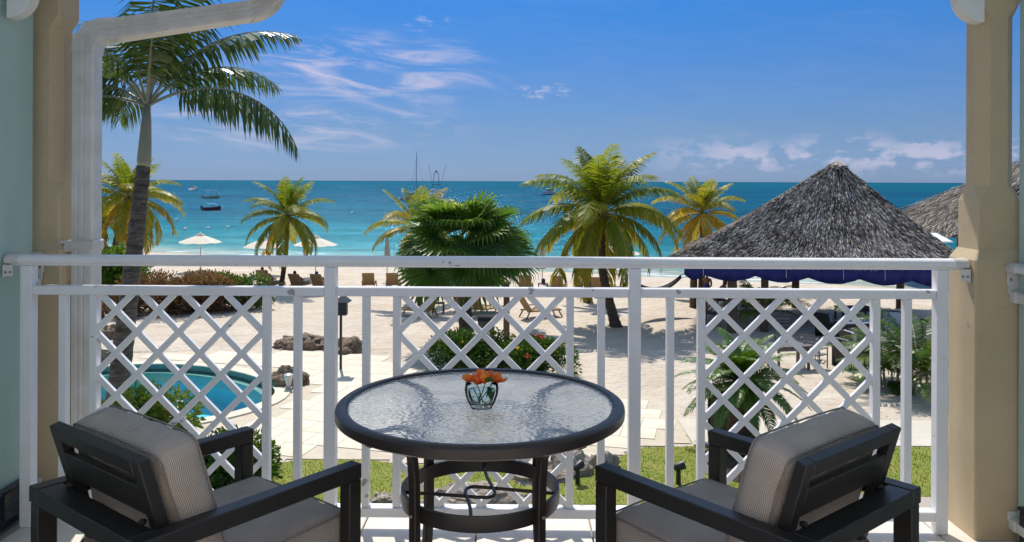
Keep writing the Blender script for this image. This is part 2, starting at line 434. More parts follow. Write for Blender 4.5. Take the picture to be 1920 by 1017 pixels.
for k, (cy, cx) in enumerate(cand[:296]):
    if k < 6: o = metiles[k]
    else:
        o = bpy.data.objects.new('paver', metiles[rnd.randrange(6)].data); col.objects.link(o); o.parent = deck
    o.location = (cx, cy, rnd.uniform(-.002, .002))
if len(cand) > 296:
    mb = MB()
    for cy, cx in cand[296:]:
        mb.cur = rnd.random(); mb.box((cx, cy, .009), (ts - .009, ts - .009, .026), Matrix.Rotation(ang, 3, 'Z'), .005)
    mb.build('paver_rows', stone_m, deck, kind='stuff')
print('pavers', len(cand))

# pool
pool_tile = mat('pool_plaster', (.10, .80, .92), .5, (.18, .86, .95), 1.5)
band_m = mat('pool_waterline_tile', (.16, .27, .25), .2, (.24, .37, .33), 9)
cope_m = mat('pool_coping_stone', (.70, .63, .50), .7, (.62, .54, .42), 2, bump=.2, bscale=25, bdist=.006)
pc = (sum(p[0] for p in pool_poly) / len(pool_poly), sum(p[1] for p in pool_poly) / len(pool_poly))
pool = thing('swimming_pool', 'curved turquoise swimming pool with cream stone rim', 'pool', (pc[0], pc[1], 0))
n = len(pool_poly)
mb = MB(); inn = offset_loop(pool_poly, -1.2)
mb.loft([[(p[0], p[1], -.42) for p in pool_poly], [(p[0], p[1], -1.1) for p in pool_poly], [(p[0], p[1], -1.25) for p in inn]], cap=False); mb.add([(p[0], p[1], -1.25) for p in inn], [tuple(range(n))])
mb.build('basin', pool_tile, pool, smooth=True)
mb = MB(); mb.loft([[(p[0], p[1], .0) for p in pool_poly], [(p[0], p[1], -.42) for p in pool_poly]], cap=False); mb.build('waterline_band', band_m, pool)
st = offset_loop(pool_poly, -.30); mb = MB()
mb.loft([[(p[0], p[1], -.20) for p in offset_loop(pool_poly, .01)], [(p[0], p[1], -.20) for p in st], [(p[0], p[1], -.5) for p in st]], cap=False); mb.build('inner_step', mat('pool_step', (.30, .42, .36), .5, (.24, .36, .32), 4), pool)
# coping in stones
m_ = 0; run = []; cps = []
acc = 0; start = 0
co = offset_loop(pool_poly, .36); ci = offset_loop(pool_poly, -.05)
for i in range(n):
    a = Vector(pool_poly[i]); b_ = Vector(pool_poly[(i + 1) % n]); acc += (b_ - a).length
    if acc > .85 or i == n - 1:
        idx = [(start + k) % n for k in range(i + 1 - start + 1)]
        mb = MB(); up, lo_ = .045, .008
        rings = [[(*ci[q], lo_), (*co[q], lo_), (*co[q], up), (*ci[q], up)] for q in idx]
        g = .006 / max(acc, .1)
        rings[0] = [tuple(Vector(u).lerp(Vector(w), g * len(idx) / 2)) for u, w in zip(rings[0], rings[1])]
        mb.loft(rings); mb.build('coping_stone', cope_m, pool); start = i + 1; acc = 0
def water_mat(name, c, rough=.03, bump=.15, sc=2.2):
    m = bpy.data.materials.new(name); m.use_nodes = True; nt = m.node_tree; N = nt.nodes.new; L = nt.links.new
    nt.nodes.remove(nt.nodes['Principled BSDF'])
    t = N('ShaderNodeBsdfTransparent'); t.inputs[0].default_value = (*c, 1); g = N('ShaderNodeBsdfGlossy'); g.inputs[1].default_value = rough
    fr = N('ShaderNodeFresnel'); fr.inputs[0].default_value = 1.33; mx = N('ShaderNodeMixShader')
    tc = N('ShaderNodeTexCoord'); nz = N('ShaderNodeTexNoise'); nz.inputs['Scale'].default_value = sc; nz.inputs['Detail'].default_value = 4; L(tc.outputs['Object'], nz.inputs['Vector'])
    bp = N('ShaderNodeBump'); bp.inputs['Strength'].default_value = bump; bp.inputs['Distance'].default_value = .08; L(nz.outputs[0], bp.inputs['Height'])
    L(bp.outputs[0], g.inputs['Normal']); L(bp.outputs[0], fr.inputs['Normal'])
    L(fr.outputs[0], mx.inputs[0]); L(t.outputs[0], mx.inputs[1]); L(g.outputs[0], mx.inputs[2]); L(mx.outputs[0], nt.nodes['Material Output'].inputs[0]); return m
mb = MB(); wl = offset_loop(pool_poly, .0); mb.add([(p[0], p[1], -.14) for p in wl], [tuple(range(n))[::-1]]); mb.build('water', water_mat('pool_water', (.80, .99, 1.0)), pool)

# hole for the basin: the sand lies below the deck there
sand = bpy.data.objects['sand_beach']
for v in sand.data.vertices:
    if inside((v.co.x, v.co.y), offset_loop(pool_poly, 1.45)) : v.co.z = -1.6

conc_m = mat('path_concrete', (.62, .56, .47), .85, (.55, .49, .40), 1.3, bump=.2, bscale=30, bdist=.006)
path = None
y0, y1 = W(1300, 836).y, W(1300, 788).y
mb = MB(); xa = W(1285, 812).x; mb.box(((xa + 34) / 2, (y0 + y1) / 2, .002), (34 - xa, y1 - y0, .02)); path = structure(mb.build('concrete_path', joint_m))
xx = xa
while xx < 34:
    w_ = 2.4; mb = MB(); mb.box((xx + w_ / 2, (y0 + y1) / 2, .012), (w_ - .02, y1 - y0 - .01, .036), None, .006); mb.build('path_slab', conc_m, path); xx += w_

grass_soil = mat('lawn_soil', (.15, .19, .018), .95, (.23, .235, .04), 1.1, c3=(.30, .24, .09), s3=2.3, lo3=.55, hi3=.75)
lawn_poly = poly_world([(330, 942), (430, 902), (505, 873), (560, 863), (690, 863), (740, 870), (1000, 882), (1160, 858), (1200, 840), (1290, 838), (1990, 838), (2200, 1100), (200, 1100)])
mb = MB(); mb.add([(p[0], p[1], .010) for p in lawn_poly], [tuple(range(len(lawn_poly)))]); structure(mb.build('lawn', grass_soil))
blade_m = mat('grass_blade', (.1, .2, .02), .6, tint=[(0, (.10, .155, .010)), (.5, (.20, .255, .018)), (.85, (.33, .34, .04)), (1, (.40, .34, .10))], translucent=.4)
def build_grass():
    mb = MB(); rg = random.Random(3); xs0 = min(p[0] for p in lawn_poly); n_ = 0
    while n_ < 42000:
        y = rg.uniform(12.6, 18.2); x = rg.uniform(-.62, .70) * y
        if not inside((x, y), lawn_poly): continue
        h = rg.uniform(.018, .045); a = rg.uniform(0, 6.28); w_ = rg.uniform(.006, .011); l_ = rg.uniform(-.02, .02)
        patch = .5 + .5 * math.sin(x * 1.3 + 2 * math.sin(y * 1.1)) * math.sin(y * 1.7 + x * .4)
        b = len(mb.v); dx, dy = math.cos(a) * w_, math.sin(a) * w_
        mb.v += [(x - dx, y - dy, .010), (x + dx, y + dy, .010), (x + l_, y + rg.uniform(-.02, .02), .010 + h)]; mb.f.append((b, b + 1, b + 2))
        t = min(1, max(0, .25 + .35 * patch + rg.uniform(-.25, .3))); mb.tint += [t * .7, t * .7, t]; n_ += 1
    o = mb.build('grass', blade_m, None); tag(o, 'short sunlit lawn grass between balcony and path', 'grass', None, 'stuff')
build_grass()

# ================================================================== the balcony
fl = FLOOR
mb = MB(); mb.box((0, .93, fl - .16), (4.5, 4.86, .28)); mb.box((-2.12, 3.54, fl - .16), (.44, .36, .28)); mb.box((2.0, 3.50, fl - .16), (.5, .28, .28))
slab = structure(mb.build('balcony_floor', grout))
tsz = .46
for i in range(-5, 5):
    for j in range(0, 10):
        x0 = -.17 + i * tsz; y1_ = 3.355 - j * tsz
        w0, w1 = max(x0, -2.03), min(x0 + tsz, 2.22)
        if w1 - w0 < .05: continue
        mb = MB(); mb.box(((w0 + w1) / 2, y1_ - tsz / 2, fl - .010), (w1 - w0 - .006, tsz - .006, .020), None, .003); mb.build('floor_tile', tile_m, slab)
# storey below, carrying the slab
mb = MB(); mb.box((0, 2.95, fl / 2 - .16), (4.4, .25, fl - .32)); lw = mb.build('facade_wall', beige); tag(lw, 'beige rendered facade wall carrying the balcony floor', 'wall')
mb = MB(); mb.box((0, 2.1, -.2), (30, 4, .37)); 
# unseen wall and door, added to bounce sunlight back onto the chairs
hw = thing('bounce_wall', 'cream wall with doorway added behind the camera to bounce sunlight', 'wall', (0, -1.35, fl))
bounce_wall_m = mat('bounce_wall_render', (.74, .70, .62), .7, (.70, .66, .58), 2)
mb = MB(); mb.box((-1.55, -1.45, fl + 1.45), (2.1, .2, 2.9)); mb.box((1.55, -1.45, fl + 1.45), (2.1, .2, 2.9)); mb.box((0, -1.45, fl + 2.525), (1.0, .2, .75)); mb.build('wall_panel', bounce_wall_m, hw)
mb = MB(); mb.box((0, -1.47, fl + 1.075), (.99, .06, 2.14), None, .01); mb.build('door', white, hw)
# walls either side
def side_wall(x_in, y_end, out, label):
    t = thing('balcony_wall', label, 'wall', (x_in, y_end, fl), 'mint walls beside the balcony')
    mb = MB(); mb.box((x_in + out * .11, (y_end + 1.3) / 2, fl + 1.375), (.22, y_end - 1.3, 2.74)); mb.build('wall_panel', mint, t)
    mb = MB(); mb.box((x_in - out * .011, (y_end + 1.3) / 2 - .02, fl + .072), (.024, y_end - 1.34, .14), None, .004); sk = mb.build('skirting', skirt_m, t)
    mb = MB(); mb.box((x_in - out * .016, (y_end + 1.3) / 2 - .02, fl + .152), (.034, y_end - 1.34, .016), None, .005); mb.build('skirting_cap', skirt_m, sk)
    return t
side_wall(CW(-2.04, 3.41).x, CW(-2.04, 3.41).y, -1, 'mint green rendered wall beside the white downpipe')
side_wall(CW(1.975, 3.12).x, CW(1.975, 3.12).y, 1, 'narrow strip of mint green wall beside the bracketed beige column')

def column(cx, y0, w, d, label):                       # y0 = face toward the house
    t = thing('balcony_column', label, 'column', (cx, y0 + d / 2, fl), 'beige balcony columns')
    cy = y0 + d / 2
    def ring(wx, wy, ch, z):
        a, b_ = wx / 2, wy / 2; ch = max(ch, .004)
        return [(cx - a + ch, cy - b_, z), (cx + a - ch, cy - b_, z), (cx + a, cy - b_ + ch, z), (cx + a, cy + b_ - ch, z), (cx + a - ch, cy + b_, z), (cx - a + ch, cy + b_, z), (cx - a, cy + b_ - ch, z), (cx - a, cy - b_ + ch, z)]
    mb = MB(); mb.loft([ring(w, d, .006, -fl + fl + .001 if False else fl + .001), ring(w, d, .006, fl + 1.095), ring(w - .045, d - .045, .004, fl + 1.135)]); mb.build('base', beige, t)
    sw, sd_ = w - .05, d - .05
    mb = MB(); mb.loft([ring(sw, sd_, .003, fl + 1.13), ring(sw, sd_, .003, fl + 1.33), ring(sw - .012, sd_ - .012, .042, fl + 1.39), ring(sw - .012, sd_ - .012, .042, fl + 2.06), ring(sw, sd_, .003, fl + 2.12), ring(sw, sd_, .003, fl + 2.74)])
    mb.build('shaft', beige, t)
    return t
colR = column(1.890, CW(1.9, 3.136).y, .215, .20, 'beige chamfered column at the bracketed end of the white railing')
colL = column(CW(-2.06, 3.5).x, CW(-2.06, 3.46).y, .23, .21, 'beige chamfered column behind the white downpipe')
# below the slab the columns run to the ground
for c, y in ((1.890, 3.24), (-2.09, 3.55)):
    mb = MB(); mb.box((c, y, fl / 2 - .17), (.26, .26, fl - .28)); o = mb.build('ground_pier', beige); tag(o, 'square beige pier under the balcony column' + (' at the downpipe side' if c < 0 else ' at the thatched roof side'), 'pier')

# half-round trim boards under the roof
def trim(x0, x1, y, z, flip, label):
    t = thing('roof_bracket', label, 'bracket', ((x0 + x1) / 2, y, z), 'half-round roof brackets')
    pr = [(0, .70), (1, .70), (1, .11)] + [(1 - (1 - math.cos(a)), .11 - .11 * math.sin(a)) for a in [R(q) for q in range(10, 91, 10)]] + [(0, 0)]
    pr = [(0, .60), (1, .60), (1, .10)] + [(math.cos(a), .10 - .10 * math.sin(a)) for a in [R(q) for q in range(12, 90, 13)]] + [(0, 0)]
    P = [((x0 + (x1 - x0) * (u if not flip else 1 - u)), v) for u, v in pr]
    mb = MB(); k = len(P); th = .055
    mb.add([(a, y, z + b_) for a, b_ in P] + [(a, y + th, z + b_) for a, b_ in P], [tuple(range(k)), tuple(range(k, 2 * k))[::-1]] + [(i, k + i, k + (i + 1) % k, (i + 1) % k) for i in range(k)])
    mb.build('board', ceil_m, t)
trim(CW(-2.02, 3.2).x, CW(-1.92, 3.2).x, CW(-2, 3.2).y, fl + 2.045, False, 'white half-round bracket on the mint wall by the downpipe')
trim(1.711, 1.816, 3.16, fl + 2.03, True, 'white half-round bracket on the beige column near the thatched roofs')

# front strip of the roof, shaped for its shade and left open for skylight
rp = [(-3.2, 2.78), (3.2, 2.78), (3.2, 3.98), (-3.2, 4.27)]
mb = MB(); mb.prism(rp, fl + 2.75, fl + 2.90); 
roof = thing('balcony_roof', 'white boarded roof cut back to the balcony front for light, with its gutter', 'roof', (0, 3.4, fl + 2.75)); mb.build('ceiling_boards', ceil_m, roof)
mb = MB(); mb.bar((-3.2, 4.25, fl + 2.70), (3.2, 3.96, fl + 2.70), .03, .20); mb.build('fascia', white_pvc, roof)
mb = MB(); mb.bar((-3.2, 4.32, fl + 2.74), (3.2, 4.03, fl + 2.74), .10, .09, bev=.02); mb.build('gutter', white_pvc, roof)

# downpipe with ribs
def rect_sweep(mb, pts, w, d, xdirs, ribs=True):
    rings = []
    prof = [(-.5, -.5), (-.30, -.5), (-.27, -.46), (-.21, -.46), (-.18, -.5), (-.03, -.5), (0, -.46), (.06, -.46), (.09, -.5), (.40, -.5), (.5, -.42), (.5, .5), (-.5, .5)]
    m_ = len(pts)
    for i, p in enumerate(pts):
        p = Vector(p); t = (Vector(pts[min(i + 1, m_ - 1)]) - Vector(pts[max(i - 1, 0)])).normalized()
        y = Vector((0, 1, 0)); y = (y - t * y.dot(t)).normalized(); x = y.cross(t).normalized() if True else 0
        if x.dot(Vector(xdirs)) < 0 and abs(t.z) > .7: x = -x
        rings.append([p + x * a * w + y * b_ * d for a, b_ in prof])
    mb.loft(rings)
dp = thing('downpipe', 'white ribbed rain downpipe with elbow beside the beige column', 'downpipe', (CW(-1.87, 3.53).x, CW(-1.87, 3.53).y, 0))
bx, by = CW(-1.872, 3.53)
e0 = WD(160, 95, 3.53); e1 = WD(215, 58, 3.60); e2 = WD(470, 22, 4.12)
mb = MB(); rect_sweep(mb, [(bx, by, .1), (bx, by, e0.z)], .093, .075, (1, 0, 0)); mb.build('pipe', white_pvc, dp)
def bez(a, b_, c, n): return [a * (1 - t) ** 2 + b_ * 2 * t * (1 - t) + c * t * t for t in [i / n for i in range(n + 1)]]
mb = MB(); p0 = Vector((bx, by, e0.z - .012)); pk = Vector((bx, by, e1.z - .02)) + (e1 - e2) * 0
arc = bez(p0, Vector((bx, by, e1.z - .012)), e1, 7); rect_sweep(mb, arc, .100, .082, (1, 0, 0)); el_ = mb.build('elbow', white_pvc, dp)
mb = MB(); rect_sweep(mb, [arc[-1] - (e2 - e1) * .02, e2], .093, .075, (0, 0, -1)); mb.build('slanting_pipe', white_pvc, dp)
mb = MB(); up = Vector((e2.x + .10, e2.y + .10, e2.z + .12)); rect_sweep(mb, bez(e2 - (e2 - e1) * .01, e2 + (e2 - e1).normalized() * .10, up, 6) + [Vector((up.x, up.y, fl + 2.72))], .098, .080, (1, 0, 0)); mb.build('upper_elbow', white_pvc, dp)
mb = MB(); zs = WD(150, 458, 3.53).z; mb.box((bx, by, zs), (.112, .094, .042), None, .006); mb.box((bx - .075, by - .03, zs - .005), (.05, .03, .05), None, .004); mb.build('strap', white_pvc, dp)
mb = MB(); mb.ball((bx - .078, by - .047, zs), .006, .004, .006, 8, 5); mb.build('screw', steel, dp)

# railing
YR = 3.20
def xr(px): return WD(px, HY, 1).x / WD(px, HY, 1).y * YR       # along the railing plane
posts = [xr(48.5), xr(619), xr(1192), xr(1769.5)]
rail = thing('balcony_railing', 'white metal balcony railing with diamond lattice panels', 'railing', (0, YR, fl))
PW = .047
bt, bb_, mt, mbm, tt, tb = .090, .052, .972, .936, 1.097, 1.053
for i, p in enumerate(posts):
    z0 = 0.0 if i in (0, 3) else bt
    mb = MB(); mb.box((p, YR + PW / 2, fl + (z0 + tb) / 2 + .0), (PW, PW, tb - z0 - .001), None, .003); mb.build('post', white, rail)
# top rail: flat strip below, rounded grip above
xl, xr_ = CW(-2.035, 3.22).x, 1.779
mb = MB(); mb.box(((xl + xr_) / 2, YR + .024, fl + tb + .006), (xr_ - xl - .02, .040, .0115), None, .002); mb.build('rail_strip', white, rail)
pr = [(-.030, .012), (-.033, .020), (-.033, .028), (-.027, .037), (-.014, .043), (.014, .043), (.027, .037), (.033, .028), (.033, .020), (.030, .012)]
mb = MB(); mb.loft([[(x_, YR + .024 + a, fl + tb + b_) for a, b_ in pr] for x_ in (xl + .02, xr_ - .02)]); mb.build('top_rail', white, rail, auto=40)
for x_, sg in ((xl, 1), (xr_, -1)):
    mb = MB(); mb.loft([[(x_ + sg * q, YR + .024 + a * 1.13, fl + tb + .027 + (b_ - .027) * 1.16) for a, b_ in pr] for q in (0.001, .055)]); br = mb.build('end_bracket', white_pvc, rail, auto=40)
    mb = MB(); mb.box((x_ + sg * .004, YR + .004, fl + tb - .020), (.007, .05, .052), None, .002); mb.box((x_ + sg * .020, YR - .014, fl + tb - .018), (.036, .006, .046), None, .002); mb.build('bracket_plate', white_pvc, br)
    for q in (.012, .030):
        mb = MB(); mb.ball((x_ + sg * q, YR - .018, fl + tb - .024), .005, .003, .005, 8, 5); mb.build('screw', steel, br)
for i in range(3):
    a, b_ = posts[i] + PW / 2 + .0005, posts[i + 1] - PW / 2 - .0005
    mb = MB(); mb.box(((a + b_) / 2, YR + PW / 2 + .001, fl + (mt + mbm) / 2), (b_ - a, .044, mt - mbm), None, .003); mb.build('mid_rail', white, rail)
xa, xb = posts[0] + PW / 2 + .0005, posts[3] - PW / 2 - .0005
mb = MB(); mb.box(((xa + xb) / 2, YR + PW / 2 + .002, fl + (bt + bb_) / 2), (xb - xa, .052, bt - bb_), None, .003); mb.build('bottom_rail', white, rail)
slat_mesh = {}
for i in range(3):
    c0, c1 = posts[i], posts[i + 1]; L_ = c1 - c0
    fx = [c0 + L_ * q for q in (.117, .2185, .7885, .891)]
    for q in fx:
        mb = MB(); mb.box((q, YR + PW / 2 + .002, fl + (bt + mbm) / 2), (.029, .036, mbm - bt - .001), None, .002); mb.build('baluster', white, rail)
    xa, xb = fx[1] + .0145, fx[2] - .0145; za, zb = fl + bt, fl + mbm
    pitch = (xb - xa) / 3.93; hp = pitch * .505
    zA = fl + .872                                             # first row of crossings: xa + pitch/2 + k*pitch
    def clip(xm, zm, s):                                       # line through (xm,zm), slope s
        k = hp / (pitch / 2) * s; t0, t1 = -9, 9
        for lo_, hi_, p_, d_ in ((xa - .006, xb + .006, xm, 1.0), (za - .004, zb + .004, zm, k)):
            u, w = (lo_ - p_) / d_, (hi_ - p_) / d_
            t0, t1 = max(t0, min(u, w)), min(t1, max(u, w))
        if t1 - t0 < .05: return None
        return (xm + t0, zm + k * t0), (xm + t1, zm + k * t1)
    for s in (1, -1):
        seen = set()
        for k in range(-8, 14):
            xm, zm = xa + pitch * .43 + k * pitch, zA
            seg = clip(xm, zm, s)
            if seg is None: continue
            (u0, w0), (u1, w1) = seg; yy = YR + PW / 2 + (-.003 if s > 0 else .003)
            mb = MB(); mb.bar((u0, yy, w0), (u1, yy, w1), .019 if s > 0 else .018, .0235, up=(-(w1 - w0), 0, u1 - u0), bev=.0015); mb.build('lattice_slat', white, rail)

# short side rails from the columns back to the walls
def side_rail(x, ya, yb, label):
    t = thing('side_railing', label, 'railing', (x, ya, fl), 'short side rails')
    mb = MB(); mb.loft([[(x + a, y_, fl + tb - .01 + b_) for a, b_ in pr] for y_ in (ya - .03, yb)][::-1]); mb.build('top_rail', white_pvc, t, auto=40)
    mb = MB(); mb.loft([[(x + a * 1.15, y_, fl + tb - .01 + .027 + (b_ - .027) * 1.2) for a, b_ in pr] for y_ in (ya - .002, ya - .06)][::-1]); br = mb.build('end_bracket', white_pvc, t, auto=40)
    mb = MB(); mb.box((x, ya - .005, fl + tb - .028), (.062, .008, .05), None, .002); mb.build('bracket_plate', white_pvc, br)
    for q in (-.018, .018):
        mb = MB(); mb.ball((x + q, ya - .011, fl + tb - .030), .006, .003, .006, 8, 5); mb.build('screw', steel, br)
    for z in (.955, .07):
        mb = MB(); mb.bar((x, ya - .02, fl + z), (x, yb, fl + z), .036, .036, bev=.002); r_ = mb.build('mid_rail' if z > .5 else 'bottom_rail', white_pvc, t)
        mb = MB(); mb.box((x, ya - .022, fl + z + .001), (.043, .042, .044), None, .003); mb.box((x, ya - .004, fl + z + .03), (.05, .006, .035), None, .002); mb.build('rail_socket', white_pvc, r_)
side_rail(CW(1.965, 3.13).x, CW(1.965, 3.135).y, 2.2, 'short white side rail fixed to the column beside the mint strip')
side_rail(CW(-2.045, 3.45).x, CW(-2.045, 3.455).y, CW(-2.045, 3.40).y, 'short white side rail behind the mint wall by the downpipe')
# ================================================================== patio table
def glass_top_mat():
    m = bpy.data.materials.new('pebbled_glass'); m.use_nodes = True; nt = m.node_tree; N = nt.nodes.new; L = nt.links.new
    nt.nodes.remove(nt.nodes['Principled BSDF'])
    tc = N('ShaderNodeTexCoord'); mp = N('ShaderNodeMapping'); mp.inputs['Scale'].default_value = (1.0, 1.5, 1); L(tc.outputs['Object'], mp.inputs[0])
    vo = N('ShaderNodeTexVoronoi'); vo.feature = 'SMOOTH_F1'; vo.inputs['Scale'].default_value = 62; vo.inputs['Smoothness'].default_value = .6; L(mp.outputs[0], vo.inputs['Vector'])
    nz = N('ShaderNodeTexNoise'); nz.inputs['Scale'].default_value = 35; nz.inputs['Detail'].default_value = 3; L(mp.outputs[0], nz.inputs['Vector'])
    ad = N('ShaderNodeMath'); ad.operation = 'ADD'; L(vo.outputs['Distance'], ad.inputs[0]); L(nz.outputs[0], ad.inputs[1])
    bp = N('ShaderNodeBump'); bp.inputs['Strength'].default_value = .8; bp.inputs['Distance'].default_value = .006; L(ad.outputs[0], bp.inputs['Height'])
    rf = N('ShaderNodeBsdfRefraction'); rf.inputs['IOR'].default_value = 1.38; rf.inputs['Roughness'].default_value = .22; rf.inputs[0].default_value = (.93, .97, .96, 1); L(bp.outputs[0], rf.inputs['Normal'])
    tr = N('ShaderNodeBsdfTransparent'); tr.inputs[0].default_value = (.93, .97, .96, 1)
    m1 = N('ShaderNodeMixShader'); m1.inputs[0].default_value = .05; tl = N('ShaderNodeBsdfTranslucent'); tl.inputs[0].default_value = (.88, .95, 1.0, 1); df = N('ShaderNodeBsdfDiffuse'); df.inputs[0].default_value = (.84, .89, .94, 1); md = N('ShaderNodeMixShader'); md.inputs[0].default_value = .5; L(tl.outputs[0], md.inputs[1]); L(df.outputs[0], md.inputs[2]); L(bp.outputs[0], df.inputs['Normal']); m0 = N('ShaderNodeMixShader'); m0.inputs[0].default_value = .30; L(rf.outputs[0], m0.inputs[1]); L(md.outputs[0], m0.inputs[2]); L(m0.outputs[0], m1.inputs[1]); L(tr.outputs[0], m1.inputs[2])
    gl = N('ShaderNodeBsdfGlossy'); gl.inputs['Roughness'].default_value = .14; L(bp.outputs[0], gl.inputs['Normal'])
    fr = N('ShaderNodeFresnel'); fr.inputs[0].default_value = 3.0; L(bp.outputs[0], fr.inputs['Normal'])
    m2 = N('ShaderNodeMixShader'); L(fr.outputs[0], m2.inputs[0]); nt.links.remove(fr.inputs['Normal'].links[0]); L(m1.outputs[0], m2.inputs[1]); L(gl.outputs[0], m2.inputs[2])
    L(m2.outputs[0], nt.nodes['Material Output'].inputs[0]); return m
tcx, tcy = CW(-.094, 2.478); TH = fl + .72; TR = .442
tab = thing('patio_table', 'round dark metal patio table with pebbled glass top', 'table', (tcx, tcy, fl))
mb = MB(); mb.lathe([(TR - .036, -.004), (TR - .030, .002), (TR - .012, .002), (TR - .002, -.005), (TR, -.014), (TR - .001, -.030), (TR - .010, -.036), (TR - .034, -.036), (TR - .040, -.030), (TR - .040, -.008)], (tcx, tcy, TH), 96); mb.build('rim', metal_dark, tab, auto=40)
mb = MB(); mb.lathe([(TR - .037, -.004), (.0005, -.004)], (tcx, tcy, TH), 96); mb.build('glass_top', glass_top_mat(), tab)
leg_prof = [(.415, .683), (.38, .684), (.33, .678), (.29, .655), (.264, .61), (.256, .54), (.254, .44), (.254, .30), (.262, .20), (.282, .11), (.312, .045), (.338, .010)]
for k in range(4):
    a = R(45 + 90 * k); d = Vector((math.cos(a), math.sin(a), 0)); q = Vector((-d.y, d.x, 0)); mb = MB(); rings = []
    for i, (r_, z) in enumerate(leg_prof):
        p = Vector((tcx, tcy, fl + z)) + d * r_
        r0, z0 = leg_prof[max(i - 1, 0)]; r1, z1 = leg_prof[min(i + 1, len(leg_prof) - 1)]
        t = Vector((d.x * (r1 - r0), d.y * (r1 - r0), z1 - z0)).normalized(); nn = t.cross(q).normalized()
        rings.append([p + q * u * .016 + nn * v * .011 for u, v in ((-1, -.7), (-.8, -1), (.8, -1), (1, -.7), (1, .7), (.8, 1), (-.8, 1), (-1, .7))])
    mb.loft(rings); lg = mb.build('leg', metal_dark, tab, auto=35)
    mb = MB(); p = Vector((tcx, tcy, fl + .006)) + d * .339; mb.lathe([(.018, -.005), (.02, .004), (.016, .012)], p, 12, True); mb.build('foot', metal_dark, lg)
    mb = MB(); mb.ball(Vector((tcx, tcy, fl + .44)) + d * .268, .006, .006, .006, 8, 5); mb.build('bolt', steel, lg)
mb = MB(); RR = .238
mb.lathe([(RR - .005, -.0225), (RR + .005, -.0225), (RR + .007, 0), (RR + .005, .0225), (RR - .005, .0225), (RR - .005, -.0225)], (tcx, tcy, fl + .44), 64); mb.build('lower_ring', metal_dark, tab, auto=40)
def wirepath(rot):
    pts = [(-.236, .012), (-.06, .030), (-.015, .036), (.012, .030), (.024, .008), (.022, -.016), (.008, -.034), (-.002, -.05)]
    c = math.cos(rot); s = math.sin(rot); return pts
mb = MB()
def rod(pts):
    P = [Vector((tcx + x_, tcy + y_, fl + .44)) for x_, y_ in pts]
    Q = []
    for i in range(len(P) - 1):
        p0 = P[max(i - 1, 0)]; p1 = P[i]; p2 = P[i + 1]; p3 = P[min(i + 2, len(P) - 1)]
        for t in (0, .25, .5, .75): Q.append(.5 * ((2 * p1) + (p2 - p0) * t + (2 * p0 - 5 * p1 + 4 * p2 - p3) * t * t + (3 * p1 - p0 - 3 * p2 + p3) * t ** 3))
    Q.append(P[-1]); m_ = MB(); m_.tube(Q, .0055, 8); m_.build('brace_rod', metal_dark, tab, smooth=True)
rod([(-.236, -.01), (-.10, -.028), (.0, -.045), (.035, -.040), (.045, -.01), (.030, .06), (.012, .14), (.0, .236)])
rod([(.236, -.012), (.12, .012), (.0, .036), (-.035, .034), (-.047, .0), (-.036, -.06), (-.022, -.14), (-.016, -.236)])

# vase and flowers
def clear_glass():
    m = bpy.data.materials.new('clear_glass'); m.use_nodes = True; nt = m.node_tree; N = nt.nodes.new; L = nt.links.new
    nt.nodes.remove(nt.nodes['Principled BSDF'])
    t = N('ShaderNodeBsdfTransparent'); t.inputs[0].default_value = (.93, .97, .97, 1); g = N('ShaderNodeBsdfGlossy'); g.inputs['Roughness'].default_value = .02
    lw = N('ShaderNodeLayerWeight'); lw.inputs[0].default_value = .14
    mx = N('ShaderNodeMixShader'); L(lw.outputs['Fresnel'], mx.inputs[0]); L(t.outputs[0], mx.inputs[1]); L(g.outputs[0], mx.inputs[2]); L(mx.outputs[0], nt.nodes['Material Output'].inputs[0])
    return m
cg = clear_glass()
vz = W(903, 762, TH); vz = Vector((vz.x, vz.y, TH - .003))
vase = thing('glass_vase', 'small clear glass vase half full of water on the table', 'vase', vz)
def sq(rx, z, e, n=28):                                  # rounded-square outline
    o = []
    for k in range(n):
        a = 2 * math.pi * k / n + R(20); c, s = math.cos(a), math.sin(a); q = (abs(c) ** e + abs(s) ** e) ** (-1 / e); a2 = a
        o.append((vz.x + rx * q * c, vz.y + rx * q * s, vz.z + z))
    return o
prof = [(.031, 0, 3.6), (.034, .006, 3.4), (.043, .022, 2.8), (.050, .042, 2.3), (.0515, .056, 2.1), (.0495, .070, 2), (.046, .080, 2)]
inn_ = [(r_ - .0035, z + (.008 if i == 0 else 0), e) for i, (r_, z, e) in enumerate(prof)]
mb = MB(); rings = [sq(r_, z, e) for r_, z, e in prof] + [sq(r_, z, e) for r_, z, e in inn_[:0:-1]] + [sq(.026, .009, 3)]
mb.loft(rings); mb.build('bowl', cg, vase, smooth=True)
mb = MB(); mb.loft([sq(.027, .0095, 3), sq(.037, .022, 2.8), sq(.0455, .042, 2.3), sq(.0465, .050, 2.2)]); mb.build('water', water_mat('vase_water', (.90, .95, .97), .01, .02, 20), vase, smooth=True)
petal_m = mat('orange_petal', (1, 1, 1), .5, None, 30, tint=[(0, (.90, .20, .06)), (.5, (.98, .34, .09)), (1, (1.0, .48, .12))], translucent=.35)
stem_m = mat('green_stem', (.05, .12, .02), .5, (.08, .17, .03), 60)
gleaf_m = mat('vase_leaf', (.06, .15, .02), .4, (.09, .20, .03), 40, translucent=.3)
bq = thing('flower_bunch', 'bunch of orange blooms with green stems in the glass vase', 'flowers', vz + Vector((0, 0, .01)))
rg = random.Random(11)
